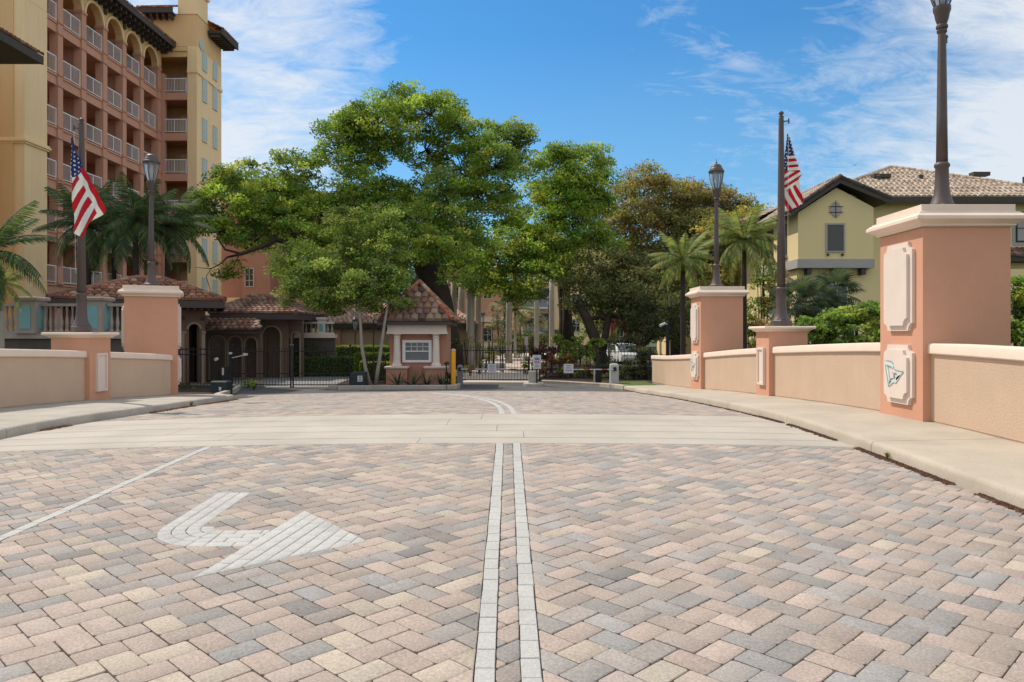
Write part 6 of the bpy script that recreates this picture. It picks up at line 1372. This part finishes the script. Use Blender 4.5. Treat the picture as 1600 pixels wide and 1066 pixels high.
shrub('dark_bush', 'dark dense bushes between the barrier box and the right wall end', 'bush', [(975,575,20),(995,570,22),(1008,585,20),(985,590,16),(1012,560,18),(960,585,12),(1000,550,16),(1024,560,14)], 34, DRK, .08, .18, 60, 30, seed=10)
shrub('dark_bush', 'low green shrubs behind the grey barrier box', 'bush', [(940,585,14),(948,575,12),(925,590,10),(955,565,12)], 36, DRK+HED, .09, .18, 50, 26, seed=11)
shrub('thin_shrub', 'sparse multi stemmed shrubs right of the gatehouse', 'shrub', [(710,536,14),(730,532,14),(752,540,14),(765,530,14),(785,533,14),(770,548,10)], 42, OLV, .10, .22, 28, 14, seed=12)
shrub('low_hedge', 'low sunlit hedge along the left edge of the entrance drive', 'hedge', [(722,580,7,-3),(735,574,7,-2),(748,568,6,0),(760,562,6,2),(772,557,5,4)], 40, [(.19, .19, .03), (.14, .16, .03)], .07, .14, 70, 26, seed=22)
shrub('green_bush', 'dark green bushes at the far end of the entrance drive', 'bush', [(790,540,14),(810,545,12),(830,535,14),(850,530,16),(775,545,10),(820,528,12),(870,525,16),(800,528,12)], 68, HED+DRK, .16, .35, 26, 26, seed=13)
shrub('silver_bush', 'grey green round shrub in front of the far salmon building', 'bush', [(815,500,16),(830,490,14),(845,505,14),(820,520,14),(770,505,16),(780,480,14),(790,520,12)], 72, [(.14, .17, .08), (.10, .13, .06), (.18, .20, .09)], .16, .35, 26, 24, seed=14)
shrub('leafy_plant', 'yellow green plant inside the left gate', 'plant', [(388,600,9),(398,601,8),(372,603,6)], 29.3, LIM+[(.2, .22, .04)], .08, .1, 120, 18, seed=15)
shrub('leafy_plant', 'low plants at the foot of the nearest brown pavilion', 'plant', [(288,607,8),(300,609,6),(335,600,6)], 28, DRK+HED, .07, .1, 120, 16, seed=16)
shrub('green_bush', 'green bushes below the balustrade behind the lower hedge row', 'bush', [(485,545,16),(505,548,14),(470,550,10)], 38.2, DRK, .08, .2, 40, 24, seed=17)
# agaves at the gatehouse
def agave(label, x, y, d, s, seed):
    r = random.Random(seed); p = px(x, y, d); root = thing('agave_plant', label, 'plant', (p.x, d, GZ+.13), r.random()*6, 'spiky plants at the gatehouse wall'); q = MB()
    for i in range(11):
        a = i*2.399; el_ = r.uniform(.35, 1.25); l = s*r.uniform(.7, 1.1); w_ = .04; D = Vector((math.cos(a)*math.cos(el_), math.sin(a)*math.cos(el_), math.sin(el_))); S_ = Vector((-math.sin(a), math.cos(a), 0)); q = MB()
        q.rings([[D*l*t-S_*w_*k, D*l*t+Vector((0, 0, -.015)), D*l*t+S_*w_*k, D*l*t+Vector((0, 0, .008))] for t, k in ((0, .6), (.35, 1), (.7, .6), (1, .05))]); q.build('spiky_leaf', mat('agave green', (.055, .085, .04), .6, .2, 5), root)
for i, (x, s) in enumerate(((622, .62), (645, .62), (667, .66), (690, .60))): agave(['leftmost spiky plant at the gatehouse, under its left pedestal', 'second spiky plant from the left, below the gatehouse window', 'third spiky plant, right below the gatehouse window corner', 'rightmost spiky plant at the gatehouse by the yellow post'][i], x, 603, 29.3, s, i)
shrub('leafy_plant', 'dark climbing plant on the right corner of the gatehouse by the yellow post', 'plant', [(697,570,7),(700,585,8),(696,598,8)], 29.6, DRK, .07, .1, 120, 16, seed=33)
# far wood closing the horizon
rng = np.random.default_rng(77); cs = []
wood = [((px(x, 505+random.uniform(-25, 5), dd := 125+random.uniform(-8, 12))), random.uniform(4.0, 6.5)) for x in list(range(380, 1240, 34))]
b_ = [(np.array(c), R) for c, R in wood]; L_, idx, cs = clumps(b_, .9, 6, 30, .8, rng, .4); p = np.array(GR2+DRK+OLV[:2]); cc = p[rng.integers(0, len(p), len(cs))]; k = L_[:, 2] > GZ
o = leaf_mesh('far_wood', L_[k], .45, (cc[idx]*rng.uniform(.7, 1.3, len(idx))[:, None])[k], .35, None, rng); tag(o, 'dark green far wood closing the horizon behind the buildings', 'wood', kind='stuff')
# middle distance fill between the trunks
tree('background_tree', 'mid green tree filling the gap behind the leaning oak', 'tree', px(1000, 560, 70)[:], [px(1000, 560, 70), px(1000, 480, 70)], bl([(960,470,36,0),(1010,450,38,0),(1060,470,38,0),(1110,480,36,0),(930,500,30,0),(1000,510,34,0),(1060,515,32,0),(1120,520,30,0),(1170,500,32,0),(960,430,34,0),(1010,410,34,0),(1060,430,34,0),(1110,430,34,0)], 70), .8, 11, 66, .28, [(.07,.11,.025),(.09,.12,.03),(.055,.09,.02),(.11,.13,.04)], r0=.3, seed=40)
tree('background_tree', 'mid green tree behind the middle of the great oak', 'tree', px(620, 560, 66)[:], [px(620, 560, 66), px(620, 480, 66)], bl([(590,400,40,0),(640,390,40,0),(560,440,34,0),(690,400,36,0),(640,440,36,0),(730,390,34,0),(520,420,34,0),(600,470,30,0),(560,480,26,0),(640,480,28,0),(680,460,28,0),(480,450,30,0),(700,370,34,0),(540,380,36,0),(600,350,36,0),(660,350,36,0),(450,400,34,0),(760,420,28,0)], 66), .8, 11, 60, .28, GR2, r0=.35, seed=41)
